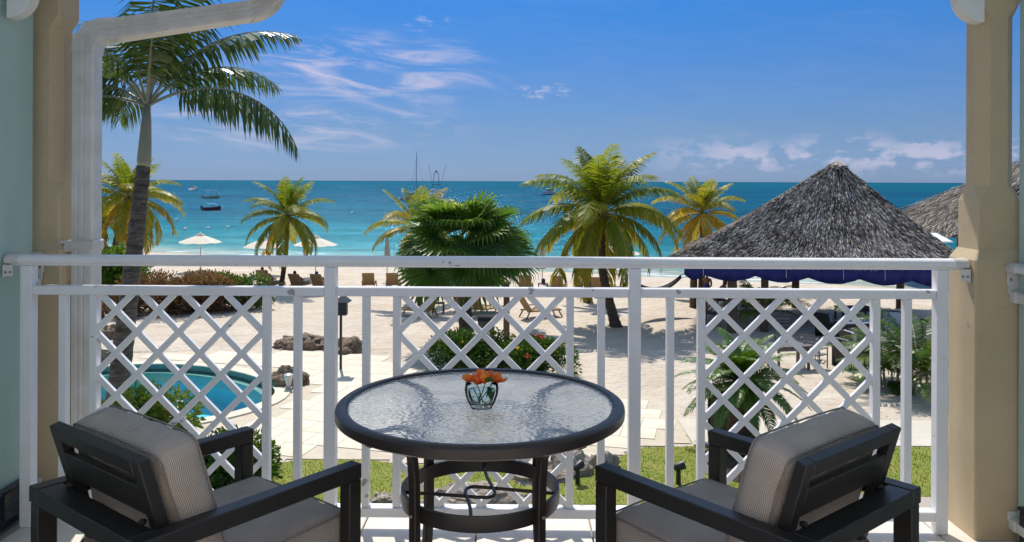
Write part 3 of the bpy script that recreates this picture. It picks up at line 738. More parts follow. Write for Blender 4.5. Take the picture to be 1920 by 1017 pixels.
def petal(mb, c, d, L_, w_, curl, rg):
    d = Vector(d).normalized(); s = d.cross(Vector((0, 0, 1)))
    if s.length < .1: s = Vector((1, 0, 0))
    s.normalize(); u = s.cross(d).normalized(); rows = []; t_ = rg.random()
    for i in range(5):
        t = i / 4; ww = w_ * math.sin(math.pi * min(.12 + .80 * t, .93)) ; p = c + d * L_ * t + u * (curl * L_ * t * t)
        rows.append([p - s * ww + u * .25 * ww * rg.uniform(.2, 1.4), p - s * ww * .4 + u * rg.uniform(-.1, .1) * w_, p + s * ww * .4 + u * rg.uniform(-.1, .1) * w_, p + s * ww + u * .25 * ww * rg.uniform(.2, 1.4)])
    vs = [q for r_ in rows for q in r_]; fs = [(i * 4 + j, i * 4 + j + 1, i * 4 + 5 + j, i * 4 + 4 + j) for i in range(4) for j in range(3)]
    mb.add(vs, fs, t_)
for (ox, oy, oz, n_, sz) in ((-.038, .0, .088, 9, .036), (.0, .012, .094, 12, .034), (.010, -.016, .090, 10, .032), (.044, .004, .086, 9, .036), (-.014, -.014, .086, 8, .03), (.024, .018, .09, 8, .03)):
    mb = MB(); c = vz + Vector((ox, oy, oz - .014))
    for k in range(n_):
        a = k * 2.4 + rg.uniform(-.3, .3); e = R(rg.uniform(10, 85)); out = Vector((ox, oy, 0)) * 9
        d = Vector((math.cos(a) * math.cos(e), math.sin(a) * math.cos(e), math.sin(e))) + out * .6
        petal(mb, c, d, sz * rg.uniform(.75, 1.1), sz * rg.uniform(.38, .52), rg.uniform(-.35, .25), rg)
    mb.build('bloom', petal_m, bq, smooth=True)
for a_, b_ in (((-.012, -.01, .012), (.012, -.006, .078)), ((.004, .008, .012), (-.02, .006, .08)), ((-.01, .004, .012), (.034, .0, .078)), ((-.006, -.004, .013), (-.024, -.012, .06))):
    mb = MB(); p, q = vz + Vector(a_), vz + Vector(b_); mb.tube([p, p.lerp(q, .5) + Vector((.002, 0, 0)), q], .0016, 6); mb.build('stem', stem_m, bq)
for (ox, oy, oz, dx, dy, dz, L_) in ((.018, -.012, .064, .25, -.1, -1, .045), (.032, -.01, .070, -.35, .0, -1, .042), (-.022, -.010, .034, -1, .2, -.5, .014), (-.012, -.02, .05, .6, .1, -.7, .014), (.02, -.02, .080, .2, -.6, .5, .03), (-.008, -.02, .03, .7, .2, .9, .015)):
    mb = MB(); petal(mb, vz + Vector((ox, oy, oz)), (dx, dy, dz), L_, L_ * .45, .1, rg); mb.build('leaf', gleaf_m, bq, smooth=True)

# ================================================================== armchairs
def weave_mat():
    m = bpy.data.materials.new('woven_taupe_fabric'); m.use_nodes = True; nt = m.node_tree; N = nt.nodes.new; L = nt.links.new
    b = nt.nodes['Principled BSDF']; b.inputs['Roughness'].default_value = .75; b.inputs['Specular IOR Level'].default_value = .25
    uv = N('ShaderNodeUVMap'); uv.uv_map = 'weave'
    mp = N('ShaderNodeMapping'); mp.inputs['Rotation'].default_value = (0, 0, R(45)); mp.inputs['Scale'].default_value = (300, 300, 300); L(uv.outputs[0], mp.inputs[0])
    sp = N('ShaderNodeSeparateXYZ'); L(mp.outputs[0], sp.inputs[0])
    def M(op, a, b_=None):
        n = N('ShaderNodeMath'); n.operation = op
        for i, v in enumerate((a, b_)):
            if v is None: continue
            if isinstance(v, (int, float)): n.inputs[i].default_value = v
            else: L(v, n.inputs[i])
        return n.outputs[0]
    k = M('MULTIPLY', M('SINE', M('MULTIPLY', sp.outputs[0], math.pi)), M('SINE', M('MULTIPLY', sp.outputs[1], math.pi)))
    nz = N('ShaderNodeTexNoise'); nz.inputs['Scale'].default_value = 9; L(uv.outputs[0], nz.inputs['Vector'])
    r_ = N('ShaderNodeMapRange'); r_.inputs[1].default_value = -.45; r_.inputs[2].default_value = .45; L(k, r_.inputs[0])
    mx = N('ShaderNodeMixRGB'); L(r_.outputs[0], mx.inputs[0]); mx.inputs[1].default_value = (.27, .205, .16, 1); mx.inputs[2].default_value = (.80, .665, .56, 1)
    m2 = N('ShaderNodeMixRGB'); m2.blend_type = 'MULTIPLY'; m2.inputs[0].default_value = .35; L(mx.outputs[0], m2.inputs[1]); L(nz.outputs[0], m2.inputs[2]); L(m2.outputs[0], b.inputs['Base Color'])
    bp = N('ShaderNodeBump'); bp.inputs['Strength'].default_value = .4; bp.inputs['Distance'].default_value = .002; L(k, bp.inputs['Height']); L(bp.outputs[0], b.inputs['Normal'])
    return m
weave = weave_mat()
pipe_m = mat('cushion_piping', (.32, .26, .22), .8, (.20, .16, .14), 200)
chair_m = mat('charcoal_powder_coat', (.018, .014, .012), .42, (.023, .018, .015), 12, c3=(.12, .10, .09), s3=45, lo3=.775, hi3=.80, bump=.05, bscale=150, bdist=.001)
def cushion(name, size, rad, puff, M, parent, seed):
    """boxed cushion, soft edges, swollen faces, slight creases; M places it in the chair"""
    rg = random.Random(seed); sx, sy, sz = [q / 2 for q in size]; n = 22; vs = {}; V = []; F = []; UV = []
    ph = [rg.uniform(0, 6.28) for _ in range(6)]
    def place(p):
        x, y, z = p
        ix, iy, iz = [max(-s + rad, min(s - rad, q)) for q, s in ((x, sx), (y, sy), (z, sz))]
        d = Vector((x - ix, y - iy, z - iz)); L_ = d.length
        q = Vector((ix, iy, iz)) + (d * (rad / L_) if L_ > 1e-6 else d)
        u, v, w = x / sx, y / sy, z / sz
        q.z += (puff if w > 0 else -puff * .5) * (1 - u * u) * (1 - v * v) * abs(w)
        q.x += .010 * u * (1 - v * v) * (1 - w * w); q.y += .012 * v * (1 - u * u) * (1 - w * w)
        cr = .004 * math.sin(9 * u + 5 * v + ph[0]) * math.sin(4 * v - 3 * u + ph[1]) + .0025 * math.sin(17 * u - 8 * v + ph[2])
        q.z += cr * (1 if w > 0 else .3); q.y += .003 * math.sin(13 * u + ph[3]) * abs(v) ** 3
        return q
    def vid(p):
        k = tuple(round(c, 5) for c in p)
        if k not in vs: vs[k] = len(V); V.append(M @ place(p))
        return vs[k]
    for a in range(3):
        o = [q for q in range(3) if q != a]; s = (sx, sy, sz)
        na, nb = max(4, int(n * s[o[0]] / max(s))), max(4, int(n * s[o[1]] / max(s)))
        def co(i, m_, h):                                  # finer toward the edge
            t = -1 + 2 * i / m_; return h * math.sin(t * math.pi / 2) * .35 + h * t * .65
        for sg in (-1, 1):
            for i in range(na):
                for j in range(nb):
                    quad = []; uvq = []
                    for di, dj in ((0, 0), (1, 0), (1, 1), (0, 1)):
                        p = [0, 0, 0]; p[a] = sg * s[a]; p[o[0]] = co(i + di, na, s[o[0]]); p[o[1]] = co(j + dj, nb, s[o[1]]); quad.append(vid(p)); uvq.append((p[o[0]], p[o[1]]))
                    if (sg > 0) ^ (a == 1): F.append(quad); UV += uvq
                    else: F.append(quad[::-1]); UV += uvq[::-1]
    me = bpy.data.meshes.new(name); me.from_pydata(V, [], F); ul = me.uv_layers.new(name='weave')
    ul.data.foreach_set('uv', np.array(UV, dtype=np.float32).ravel()); me.polygons.foreach_set('use_smooth', np.ones(len(F), dtype=bool)); me.materials.append(weave)
    ob = bpy.data.objects.new(name, me); col.objects.link(ob); reg(ob, parent); LOC[ob.name] = Vector((0, 0, 0))
    k = .30 * rad
    for zz in (sz - k, -sz + k):
        loop = []; m_ = 14
        ex, ey = sx - k + .003, sy - k + .003; rr = rad * .8
        for cx, cy, a0 in ((ex - rr, ey - rr, 0), (-ex + rr, ey - rr, 90), (-ex + rr, -ey + rr, 180), (ex - rr, -ey + rr, 270)):
            for t in (0, 30, 60, 90): loop.append((cx + rr * math.cos(R(a0 + t)), cy + rr * math.sin(R(a0 + t))))
        pts = []
        for i in range(len(loop)):
            p, q = Vector(loop[i]), Vector(loop[(i + 1) % len(loop)]); c = max(1, int((q - p).length / .05))
            for t in range(c):
                w_ = p.lerp(q, t / c); u, v = w_.x / sx, w_.y / sy
                pts.append(M @ Vector((w_.x + .010 * u * max(0, 1 - v * v) * .6, w_.y + .012 * v * max(0, 1 - u * u) * .6, zz)))
        pts.append(pts[0]); mbp = MB(); mbp.tube(pts, .0026, 6, cap=False); mbp.build('piping', pipe_m, ob, smooth=True, local=True)
    return ob
def make_chair(loc, rot, label, seed):
    t = thing('armchair', label, 'armchair', (*loc, fl), 'cushioned armchairs at the table', rot)
    Wd, D = .58, .675; hx = Wd / 2 - .0235; A = .57; sec = .047
    def part(name, fn):
        m_ = MB(); fn(m_); return m_.build(name, chair_m, t, local=True)
    for s in (-1, 1):
        part('arm', lambda m_: m_.box((s * hx, .0, A - .0225), (sec, D, .045), None, .003))
        part('leg', lambda m_: m_.box((s * hx, D / 2 - .0235, (A - .046) / 2), (sec - .002, sec - .002, A - .047), None, .003))
        part('leg', lambda m_: m_.box((s * hx, -D / 2 + .030, (A - .046) / 2), (sec - .002, .052, A - .047), None, .003))
        part('side_rail', lambda m_: m_.box((s * hx, 0, .262), (.030, D - .10, .040), None, .003))
    part('rear_bar', lambda m_: m_.box((0, -D / 2 + .034, A - .0235), (Wd - 2 * sec - .001, .068, .044), None, .003))
    part('front_rail', lambda m_: m_.box((0, D / 2 - .03, .262), (Wd - 2 * sec - .001, .030, .045), None, .003))
    # leaning back frame
    lean = R(16); yb = -D / 2 + .092; zb = .57
    T = Matrix.Rotation(lean, 3, 'X')                      # local z up the back
    def bk(x, v, w=0): return Vector((x, yb, zb)) + T @ Vector((0, w, v))
    up = T @ Vector((0, 1, 0))
    bfr = None
    for s in (-1, 1): part('back_upright', lambda m_: m_.bar(bk(s * .2185, -.30), bk(s * .2185, .175), .040, .030, up=up, bev=.003))
    part('back_top_bar', lambda m_: m_.bar(bk(-.198, .155), bk(.198, .155), .030, .040, up=T @ Vector((0, 0, 1)), bev=.003))
    part('back_slat', lambda m_: m_.bar(bk(-.198, .062, -.004), bk(.198, .062, -.004), .018, .078, up=T @ Vector((0, 0, 1)), bev=.003))
    part('back_slat', lambda m_: m_.bar(bk(-.198, -.10, -.004), bk(.198, -.10, -.004), .018, .078, up=T @ Vector((0, 0, 1)), bev=.003))
    for s in (-1, 1):
        m_ = MB(); m_.ball((s * .19, -D / 2 + .066, A + .004), .010, .012, .008, 8, 5); m_.build('weld', chair_m, t, local=True)
    cushion('seat_cushion', (.472, .575, .125), .028, .013, Matrix.Translation((0, .052, .352)) @ Matrix.Rotation(R(1.5), 4, 'X'), t, seed)
    Mb = Matrix.Translation(bk(0, -.008, .088)) @ Matrix.Rotation(lean, 4, 'X') @ Matrix.Rotation(R(-90), 4, 'X') @ Matrix.Rotation(R(180), 4, 'X')
    cushion('back_cushion', (.468, .345, .120), .032, .014, Mb, t, seed + 5)
    return t
lc, rc = CW(-.873, 2.265), CW(.6825, 2.2655)
make_chair(lc, R(-37.7 + .6), 'charcoal armchair with woven taupe cushions on the downpipe side of the table', 21)
make_chair(rc, R(39.3 + .6), 'charcoal armchair with woven taupe cushions on the thatched pavilion side of the table', 31)
# ================================================================== palms and plants
trunk_m = mat('palm_bark', (.15, .11, .075), .95, (.075, .052, .036), 6, bump=1.0, bscale=14, bdist=.04, stretch=(1, 1, 4.5))
trunk_grey = mat('ringed_palm_bark', (.15, .125, .10), .95, (.045, .036, .028), 2.2, c3=(.26, .25, .20), s3=9, lo3=.58, hi3=.70, bump=1.0, bscale=6, bdist=.03, stretch=(1, 1, 5))
shaft_m = mat('crownshaft', (.24, .24, .16), .5, (.30, .29, .20), 2, stretch=(6, 6, .5))
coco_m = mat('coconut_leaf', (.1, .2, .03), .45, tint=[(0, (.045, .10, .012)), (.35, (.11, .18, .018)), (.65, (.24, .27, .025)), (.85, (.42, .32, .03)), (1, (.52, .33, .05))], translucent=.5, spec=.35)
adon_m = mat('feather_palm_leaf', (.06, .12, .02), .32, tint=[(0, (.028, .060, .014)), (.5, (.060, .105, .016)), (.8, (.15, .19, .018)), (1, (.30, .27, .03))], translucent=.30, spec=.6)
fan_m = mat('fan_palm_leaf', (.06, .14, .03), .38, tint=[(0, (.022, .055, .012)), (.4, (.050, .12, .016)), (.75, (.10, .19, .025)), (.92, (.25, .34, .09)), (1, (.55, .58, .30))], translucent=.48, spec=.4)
cyc_m = mat('cycad_leaf', (.06, .16, .03), .4, tint=[(0, (.022, .058, .010)), (.5, (.06, .145, .015)), (1, (.15, .25, .025))], translucent=.25)
rachis_m = mat('frond_rib', (.22, .22, .05), .5, (.30, .25, .06), 4)
husk_m = mat('palm_husk', (.16, .09, .045), .95, (.09, .055, .03), 9, bump=1, bscale=20, bdist=.03)
def frond_curve(base, az, e0, L_, droop, n=14, pw=1.4, sway=0):
    p = Vector(base); pts = [p.copy()]; ds = L_ / n
    for i in range(n):
        t = (i + .5) / n; e = R(e0 - droop * t ** pw); a = az + sway * t
        p = p + Vector((math.cos(a) * math.cos(e), math.sin(a) * math.cos(e), math.sin(e))) * ds; pts.append(p.copy())
    return pts
def feather(parent, pts, leafL, leafw, n, start, hang, tint, m_leaf, m_rib, rg, rib=.03, fwd=.55, name='frond', lift=.0, ragged=.15, jit=.10):
    """a feather leaf: rib and two rows of leaflets, each folded once by its weight"""
    mb = MB(); segs = len(pts) - 1
    def at(t):
        f = min(t, .9999) * segs; i = int(f); return pts[i].lerp(pts[i + 1], f - i), (pts[i + 1] - pts[i]).normalized()
    for k in range(n):
        t = start + (1 - start) * (k + .5) / n
        for sg in (-1, 1):
            if rg.random() < ragged * .35: continue
            tt = min(.999, max(start, t + rg.uniform(-.4, .4) / n)); p, T = at(tt)
            S_ = T.cross(Vector((0, 0, 1)))
            if S_.length < .05: S_ = Vector((1, 0, 0))
            S_.normalize(); U = S_.cross(T).normalized()
            u = (tt - start) / (1 - start)
            L_ = leafL * (math.sin(math.pi * (.14 + .80 * u)) ** .7) * rg.uniform(1 - ragged, 1.05)
            f_ = fwd + .55 * u * u
            d = (T * f_ + S_ * sg * 1.0 + U * (lift + rg.uniform(-jit, jit)) + Vector((0, 0, -hang * rg.uniform(.7, 1.2)))).normalized()
            d2 = (d * .72 + Vector((0, 0, -.35 - hang * .6)) + T * .12).normalized()
            w = leafw * (.55 + .45 * math.sin(math.pi * min(1, u + .15))); wv = T - d * T.dot(d)
            if wv.length < .05: wv = U
            wv = wv.normalized() * w
            m1 = p + d * L_ * .5; tip = m1 + d2 * L_ * .5
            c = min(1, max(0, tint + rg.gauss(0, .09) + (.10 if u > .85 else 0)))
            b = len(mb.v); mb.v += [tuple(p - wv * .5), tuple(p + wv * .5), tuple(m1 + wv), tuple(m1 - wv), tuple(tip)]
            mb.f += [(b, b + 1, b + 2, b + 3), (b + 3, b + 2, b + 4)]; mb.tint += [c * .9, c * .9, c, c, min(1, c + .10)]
    fo = mb.build(name, m_leaf, parent)
    rb = MB(); rb.tube(pts, [rib * (1 - .85 * i / segs) for i in range(segs + 1)], 5); rb.build('rib', m_rib, fo)
    return fo
def trunk(parent, path, r0, r1, m_, flare=1.5, rings=True, n=12, name='trunk', step=.12, seed=1):
    rg = random.Random(seed); P = [Vector(p) for p in path]; Q = []
    for i in range(len(P) - 1):
        p0 = P[max(i - 1, 0)]; p1 = P[i]; p2 = P[i + 1]; p3 = P[min(i + 2, len(P) - 1)]; c = max(2, int((p2 - p1).length / step))
        for j in range(c):
            t = j / c; Q.append(.5 * ((2 * p1) + (p2 - p0) * t + (2 * p0 - 5 * p1 + 4 * p2 - p3) * t * t + (3 * p1 - p0 - 3 * p2 + p3) * t ** 3))
    Q.append(P[-1]); m2 = len(Q); rad = []
    for i in range(m2):
        t = i / (m2 - 1); r_ = r0 + (r1 - r0) * t; r_ *= 1 + (flare - 1) * math.exp(-t * 14)
        rad.append(r_ * (1 + (.055 if i % 2 else -.03) * (1 if rings else .3) + rg.uniform(-.02, .02)))
    mb = MB(); mb.tube(Q, rad, n); return mb.build(name, m_, parent, auto=50)
def coconut(label, base, top, L_, n, tint, seed, r0=.17, r1=.11, lean=None, group='coconut palms on the beach', wind=0.0, leaf=.55, yellow=0, minel=-35, name='coconut_palm'):
    rg = random.Random(seed); base = Vector(base); top = Vector(top)
    t = thing(name, label, 'palm', base, group)
    mid = base.lerp(top, .5) + Vector(lean or (0, 0, 0)); trunk(t, [base - Vector((0, 0, .15)), mid, top], r0, r1, trunk_m, seed=seed)
    mb = MB()
    for k in range(7): a = k * 2.4; mb.ball(top + Vector((.16 * math.cos(a), .16 * math.sin(a), -.12 + .05 * (k % 3))), .085, .085, .10, 8, 6)
    mb.build('crown_heart', husk_m, t, smooth=True)
    for k in range(n):
        q = k / (n - 1); a = k * 2.39996 + rg.uniform(-.2, .2)
        e0 = 84 - (84 - minel) * q ** 1.15 + rg.uniform(-6, 6)
        LL = L_ * rg.uniform(.86, 1.06) * (.74 + .26 * min(1, q * 2.5)); dr = 70 + 30 * q + rg.uniform(-14, 16)
        if e0 > 60: dr = 42 + rg.uniform(-10, 22)
        pts = frond_curve(top + Vector((0, 0, .02)), a, e0, LL, dr, sway=rg.uniform(-.25, .25) + wind * math.sin(a))
        c = tint + .15 + .22 * (q - .4) + rg.uniform(-.09, .09)
        if k >= n - yellow: c = rg.uniform(.82, .98)
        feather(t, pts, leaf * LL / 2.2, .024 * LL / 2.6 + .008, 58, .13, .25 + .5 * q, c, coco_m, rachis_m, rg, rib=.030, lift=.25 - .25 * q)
    return t
def G(px, py, h=0): return W(px, py, h)
# main coconut palm beside the pavilion
def dpt(py, h=0): return (CAMZ - h) * FPX / (py - HY)
b1 = G(1156, 611); t1 = WD(1130, 402, b1.y * .995)
coconut('tall coconut palm with leaning trunk standing clear of the pavilion', b1, t1, 3.9, 34, .40, 41, .21, .13, lean=(-.28, 0, .0), leaf=.60)
b2 = G(1103, 566); t2 = WD(1098, 425, b2.y)
coconut('coconut palm with straight trunk behind the leaning palm', b2, t2, 2.3, 15, .66, 42, .20, .14, yellow=2)
b3 = G(1318, 556); t3 = WD(1316, 402, b3.y)
coconut('small yellow-green coconut palm beside the thatched roof', b3, t3, 2.9, 24, .58, 43, .14, .10, yellow=2)
b4 = G(526, 541); t4 = WD(539, 408, b4.y)
coconut('small coconut palm between the white parasols', b4, t4, 3.1, 26, .42, 44, .14, .11, lean=(.1, 0, 0), yellow=2)
b5 = G(788, 572); t5 = WD(782, 428, b5.y)
coconut('young coconut palm with yellowing fronds behind the fan palm', b5, t5, 3.0, 17, .56, 45, .13, .10, yellow=4, minel=-25)
b6 = G(212, 528); t6 = WD(241, 372, b6.y)
coconut('coconut palm with curved trunk behind the ringed feather palm', b6, t6, 3.8, 28, .50, 46, .20, .15, lean=(-.25, 0, 0), yellow=3)
b7 = G(197, 520); t7 = WD(197, 418, b7.y)
coconut('short coconut palm with straight thin trunk behind the broad-leaved bush', b7, t7, 2.6, 18, .50, 47, .12, .09, yellow=1)

# big feather palm by the pool
def feather_palm():
    rg = random.Random(5); base = G(213, 792); d = base.y
    t = thing('feather_palm', 'tall feather palm with ringed trunk and pale crownshaft by the pool', 'palm', base)
    P = [base - Vector((0, 0, .1)), WD(232, 640, d), WD(252, 470, d), WD(269, 312, d)]
    trunk(t, P, .265, .155, trunk_grey, flare=1.15, step=.16, seed=3, n=16)
    c0, c1 = WD(270, 310, d), WD(276, 196, d); mb = MB(); mb.tube([c0 + Vector((0, 0, -.02)), c0 + Vector((.0, 0, .10)), c0.lerp(c1, .35), c0.lerp(c1, .7), c1], [.145, .165, .145, .115, .075], 16); mb.build('crownshaft', shaft_m, t, smooth=True)
    top = c1 + Vector((0, 0, -.05))
    spec = [  # azimuth deg (0 = sideways toward the sea palms), start elevation, length, droop, tint
        (-8, 27, 4.5, 96, .52), (172, 38, 3.6, 100, .50), (200, 22, 3.0, 88, .62), (20, 62, 4.3, 74, .42), (150, 70, 4.0, 70, .38), (60, 76, 3.9, 58, .35),
        (-60, 66, 3.9, 80, .40), (240, 60, 3.8, 84, .42), (100, 58, 3.8, 92, .40), (-25, 80, 4.1, 52, .36), (185, 56, 3.9, 84, .40), (300, 74, 3.9, 60, .36), (130, 40, 3.5, 96, .45), (45, 50, 3.9, 84, .42)]
    for a, e, L_, dr, c in spec:
        pts = frond_curve(top, R(a), e, L_, dr, n=18, pw=1.25, sway=rg.uniform(-.1, .1))
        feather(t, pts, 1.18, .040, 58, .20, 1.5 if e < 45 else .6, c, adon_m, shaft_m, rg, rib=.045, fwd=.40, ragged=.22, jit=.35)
feather_palm()

# fan palm in the middle
def fan_palm():
    rg = random.Random(9); base = G(874, 652); d = base.y; top = WD(868, 470, d)
    t = thing('fan_palm', 'broad dark green fan palm rising from the flowering shrubs', 'palm', base)
    trunk(t, [base - Vector((0, 0, .1)), base.lerp(top, .5), top], .24, .21, trunk_m, flare=1.1, seed=8)
    mb = MB()
    for k in range(90):
        a = rg.uniform(0, 6.28); z = rg.uniform(-1.1, -.1); p = top + Vector((.2 * math.cos(a), .2 * math.sin(a), z)); q = p + Vector((.16 * math.cos(a), .16 * math.sin(a), rg.uniform(-.55, -.25)))
        mb.bar(p, q, .05, .008)
    mb.build('dry_boots', husk_m, t)
    N_ = 46
    for k in range(N_):
        q = k / (N_ - 1); a = k * 2.39996 + rg.uniform(-.2, .2); el = 82 - 88 * q ** .95 + rg.uniform(-7, 7)
        PL = rg.uniform(1.25, 1.8) * (.92 + .16 * q); pts = frond_curve(top + Vector((0, 0, -.1)), a, el, PL, 16 + 22 * q, n=6)
        hub = pts[-1]; T = (pts[-1] - pts[-2]).normalized(); S_ = T.cross(Vector((0, 0, 1))).normalized(); T = (Matrix.Rotation(R(-rg.uniform(8, 46) * (.4 + .6 * q)), 3, S_) @ T).normalized(); S_ = Matrix.Rotation(R(rg.uniform(-48, 48)), 3, T) @ S_; U = S_.cross(T).normalized()
        mb = MB(); ns = 34; RL = rg.uniform(1.15, 1.45); c0 = max(.28, .76 - .40 * q + rg.uniform(-.10, .10))
        for i in range(ns):
            th = R(-132 + 264 * i / (ns - 1)); L_ = RL * (1 - .26 * abs(th / R(132)) ** 2) * rg.uniform(.93, 1.05)
            d0 = (T * math.cos(th) + S_ * math.sin(th) + U * (.18 * abs(math.sin(th)) + .03 * (i % 2))).normalized()
            wv = d0.cross(U).normalized()
            grav = Vector((0, 0, -1)); w1 = L_ * .62 * math.tan(R(264 / ns) / 2) * 1.08
            p1 = hub + d0 * L_ * .60 + grav * .03; d1 = (d0 + grav * .35).normalized(); p2 = p1 + d1 * L_ * .25; d2 = (d1 * .5 + grav * rg.uniform(.6, 1.3)).normalized(); p3 = p2 + d2 * L_ * rg.uniform(.14, .24)
            b = len(mb.v); c = min(1, max(0, c0 + rg.gauss(0, .06)))
            fold = U * w1 * .45 * (1 if i % 2 else -1)
            mb.v += [tuple(hub - wv * .008), tuple(hub + wv * .008), tuple(p1 + wv * w1 - fold), tuple(p1 - wv * w1 + fold), tuple(p2 + wv * w1 * .42), tuple(p2 - wv * w1 * .42), tuple(p3)]
            mb.f += [(b, b + 1, b + 2, b + 3), (b + 3, b + 2, b + 4, b + 5), (b + 5, b + 4, b + 6)]; mb.tint += [c * .8, c * .8, c, c, c + .12, c + .12, min(1, c + .55)]
        fo = mb.build('fan_leaf', fan_m, t)
        rb = MB(); rb.tube(pts, [.026, .024, .022, .02, .018, .016, .012], 6); rb.build('leaf_stalk', rachis_m, fo)
fan_palm()

# cycad near the lawn
def rosette(name, label, base, th, L_, n, leafL, leafw, m_leaf, seed, cat='cycad', e_hi=80, e_lo=-18, tint=.5, droop=60, tr=.2, nl=46, start=.06, group=None, trm=None, hang=.10, lift=.35):
    rg = random.Random(seed); base = Vector(base); t = thing(name, label, cat, base, group); top = base + Vector((0, 0, th))
    mb = MB(); k = 9; prof = [(tr * (1.05 if i % 2 else .92) * (1 - .1 * i / k), th * i / k) for i in range(k + 1)]; mb.lathe(prof, base - Vector((0, 0, .05)), 14, True); mb.build('trunk', trm or husk_m, t)
    for i in range(n):
        q = i / (n - 1); a = i * 2.39996 + rg.uniform(-.15, .15); e = e_hi - (e_hi - e_lo) * q + rg.uniform(-5, 5)
        pts = frond_curve(top, a, e, L_ * rg.uniform(.88, 1.05) * (.78 + .22 * min(1, 2 * q)), droop + rg.uniform(-10, 10), n=10, pw=1.3)
        feather(t, pts, leafL, leafw, nl, start, hang, tint + .25 * (.5 - q) + rg.uniform(-.1, .1), m_leaf, rachis_m, rg, rib=.016, fwd=.5, lift=lift, ragged=.06)
    return t
cb = G(1392, 838)
rosette('cycad', 'large bright green cycad beside the concrete path', cb, 1.45, 1.62, 46, .30, .017, cyc_m, 61, tr=.36, droop=58, nl=62, tint=.62)
areca_m = mat('areca_leaf', (.1, .18, .03), .4, tint=[(0, (.035, .085, .012)), (.5, (.11, .19, .018)), (1, (.40, .38, .03))], translucent=.4)
def areca(label, base, H, n, seed, tint):
    rg = random.Random(seed); base = Vector(base); t = thing('areca_palm', label, 'palm', base, 'clumping palms by the pavilion')
    mb = MB()
    for k in range(7): a = k * .9; p = base + Vector((.22 * math.cos(a), .22 * math.sin(a), -.03)); mb.tube([p, p + Vector((.05 * math.cos(a), .05 * math.sin(a), H * .45))], [.035, .022], 7)
    mb.build('stems', shaft_m, t)
    for k in range(n):
        a = k * 2.39996; q = k / n; p = base + Vector((.2 * math.cos(a), .2 * math.sin(a), H * .36 * rg.uniform(.3, 1.0)))
        pts = frond_curve(p, a, 78 - 62 * q + rg.uniform(-6, 6), H * rg.uniform(.72, .92), 66 + rg.uniform(-12, 14), n=10)
        feather(t, pts, .52, .024, 44, .15, .25, tint + rg.uniform(-.2, .25), areca_m, rachis_m, rg, rib=.014, lift=.3)
areca('bushy yellow-green palm between the pavilion posts', G(1428, 612), 2.5, 22, 71, .62)
areca('dark bushy palm beside the black beach furniture', G(1722, 735), 2.9, 30, 72, .22)
areca('small dark palm clump near the beige column', G(1668, 722), 1.5, 16, 73, .2)

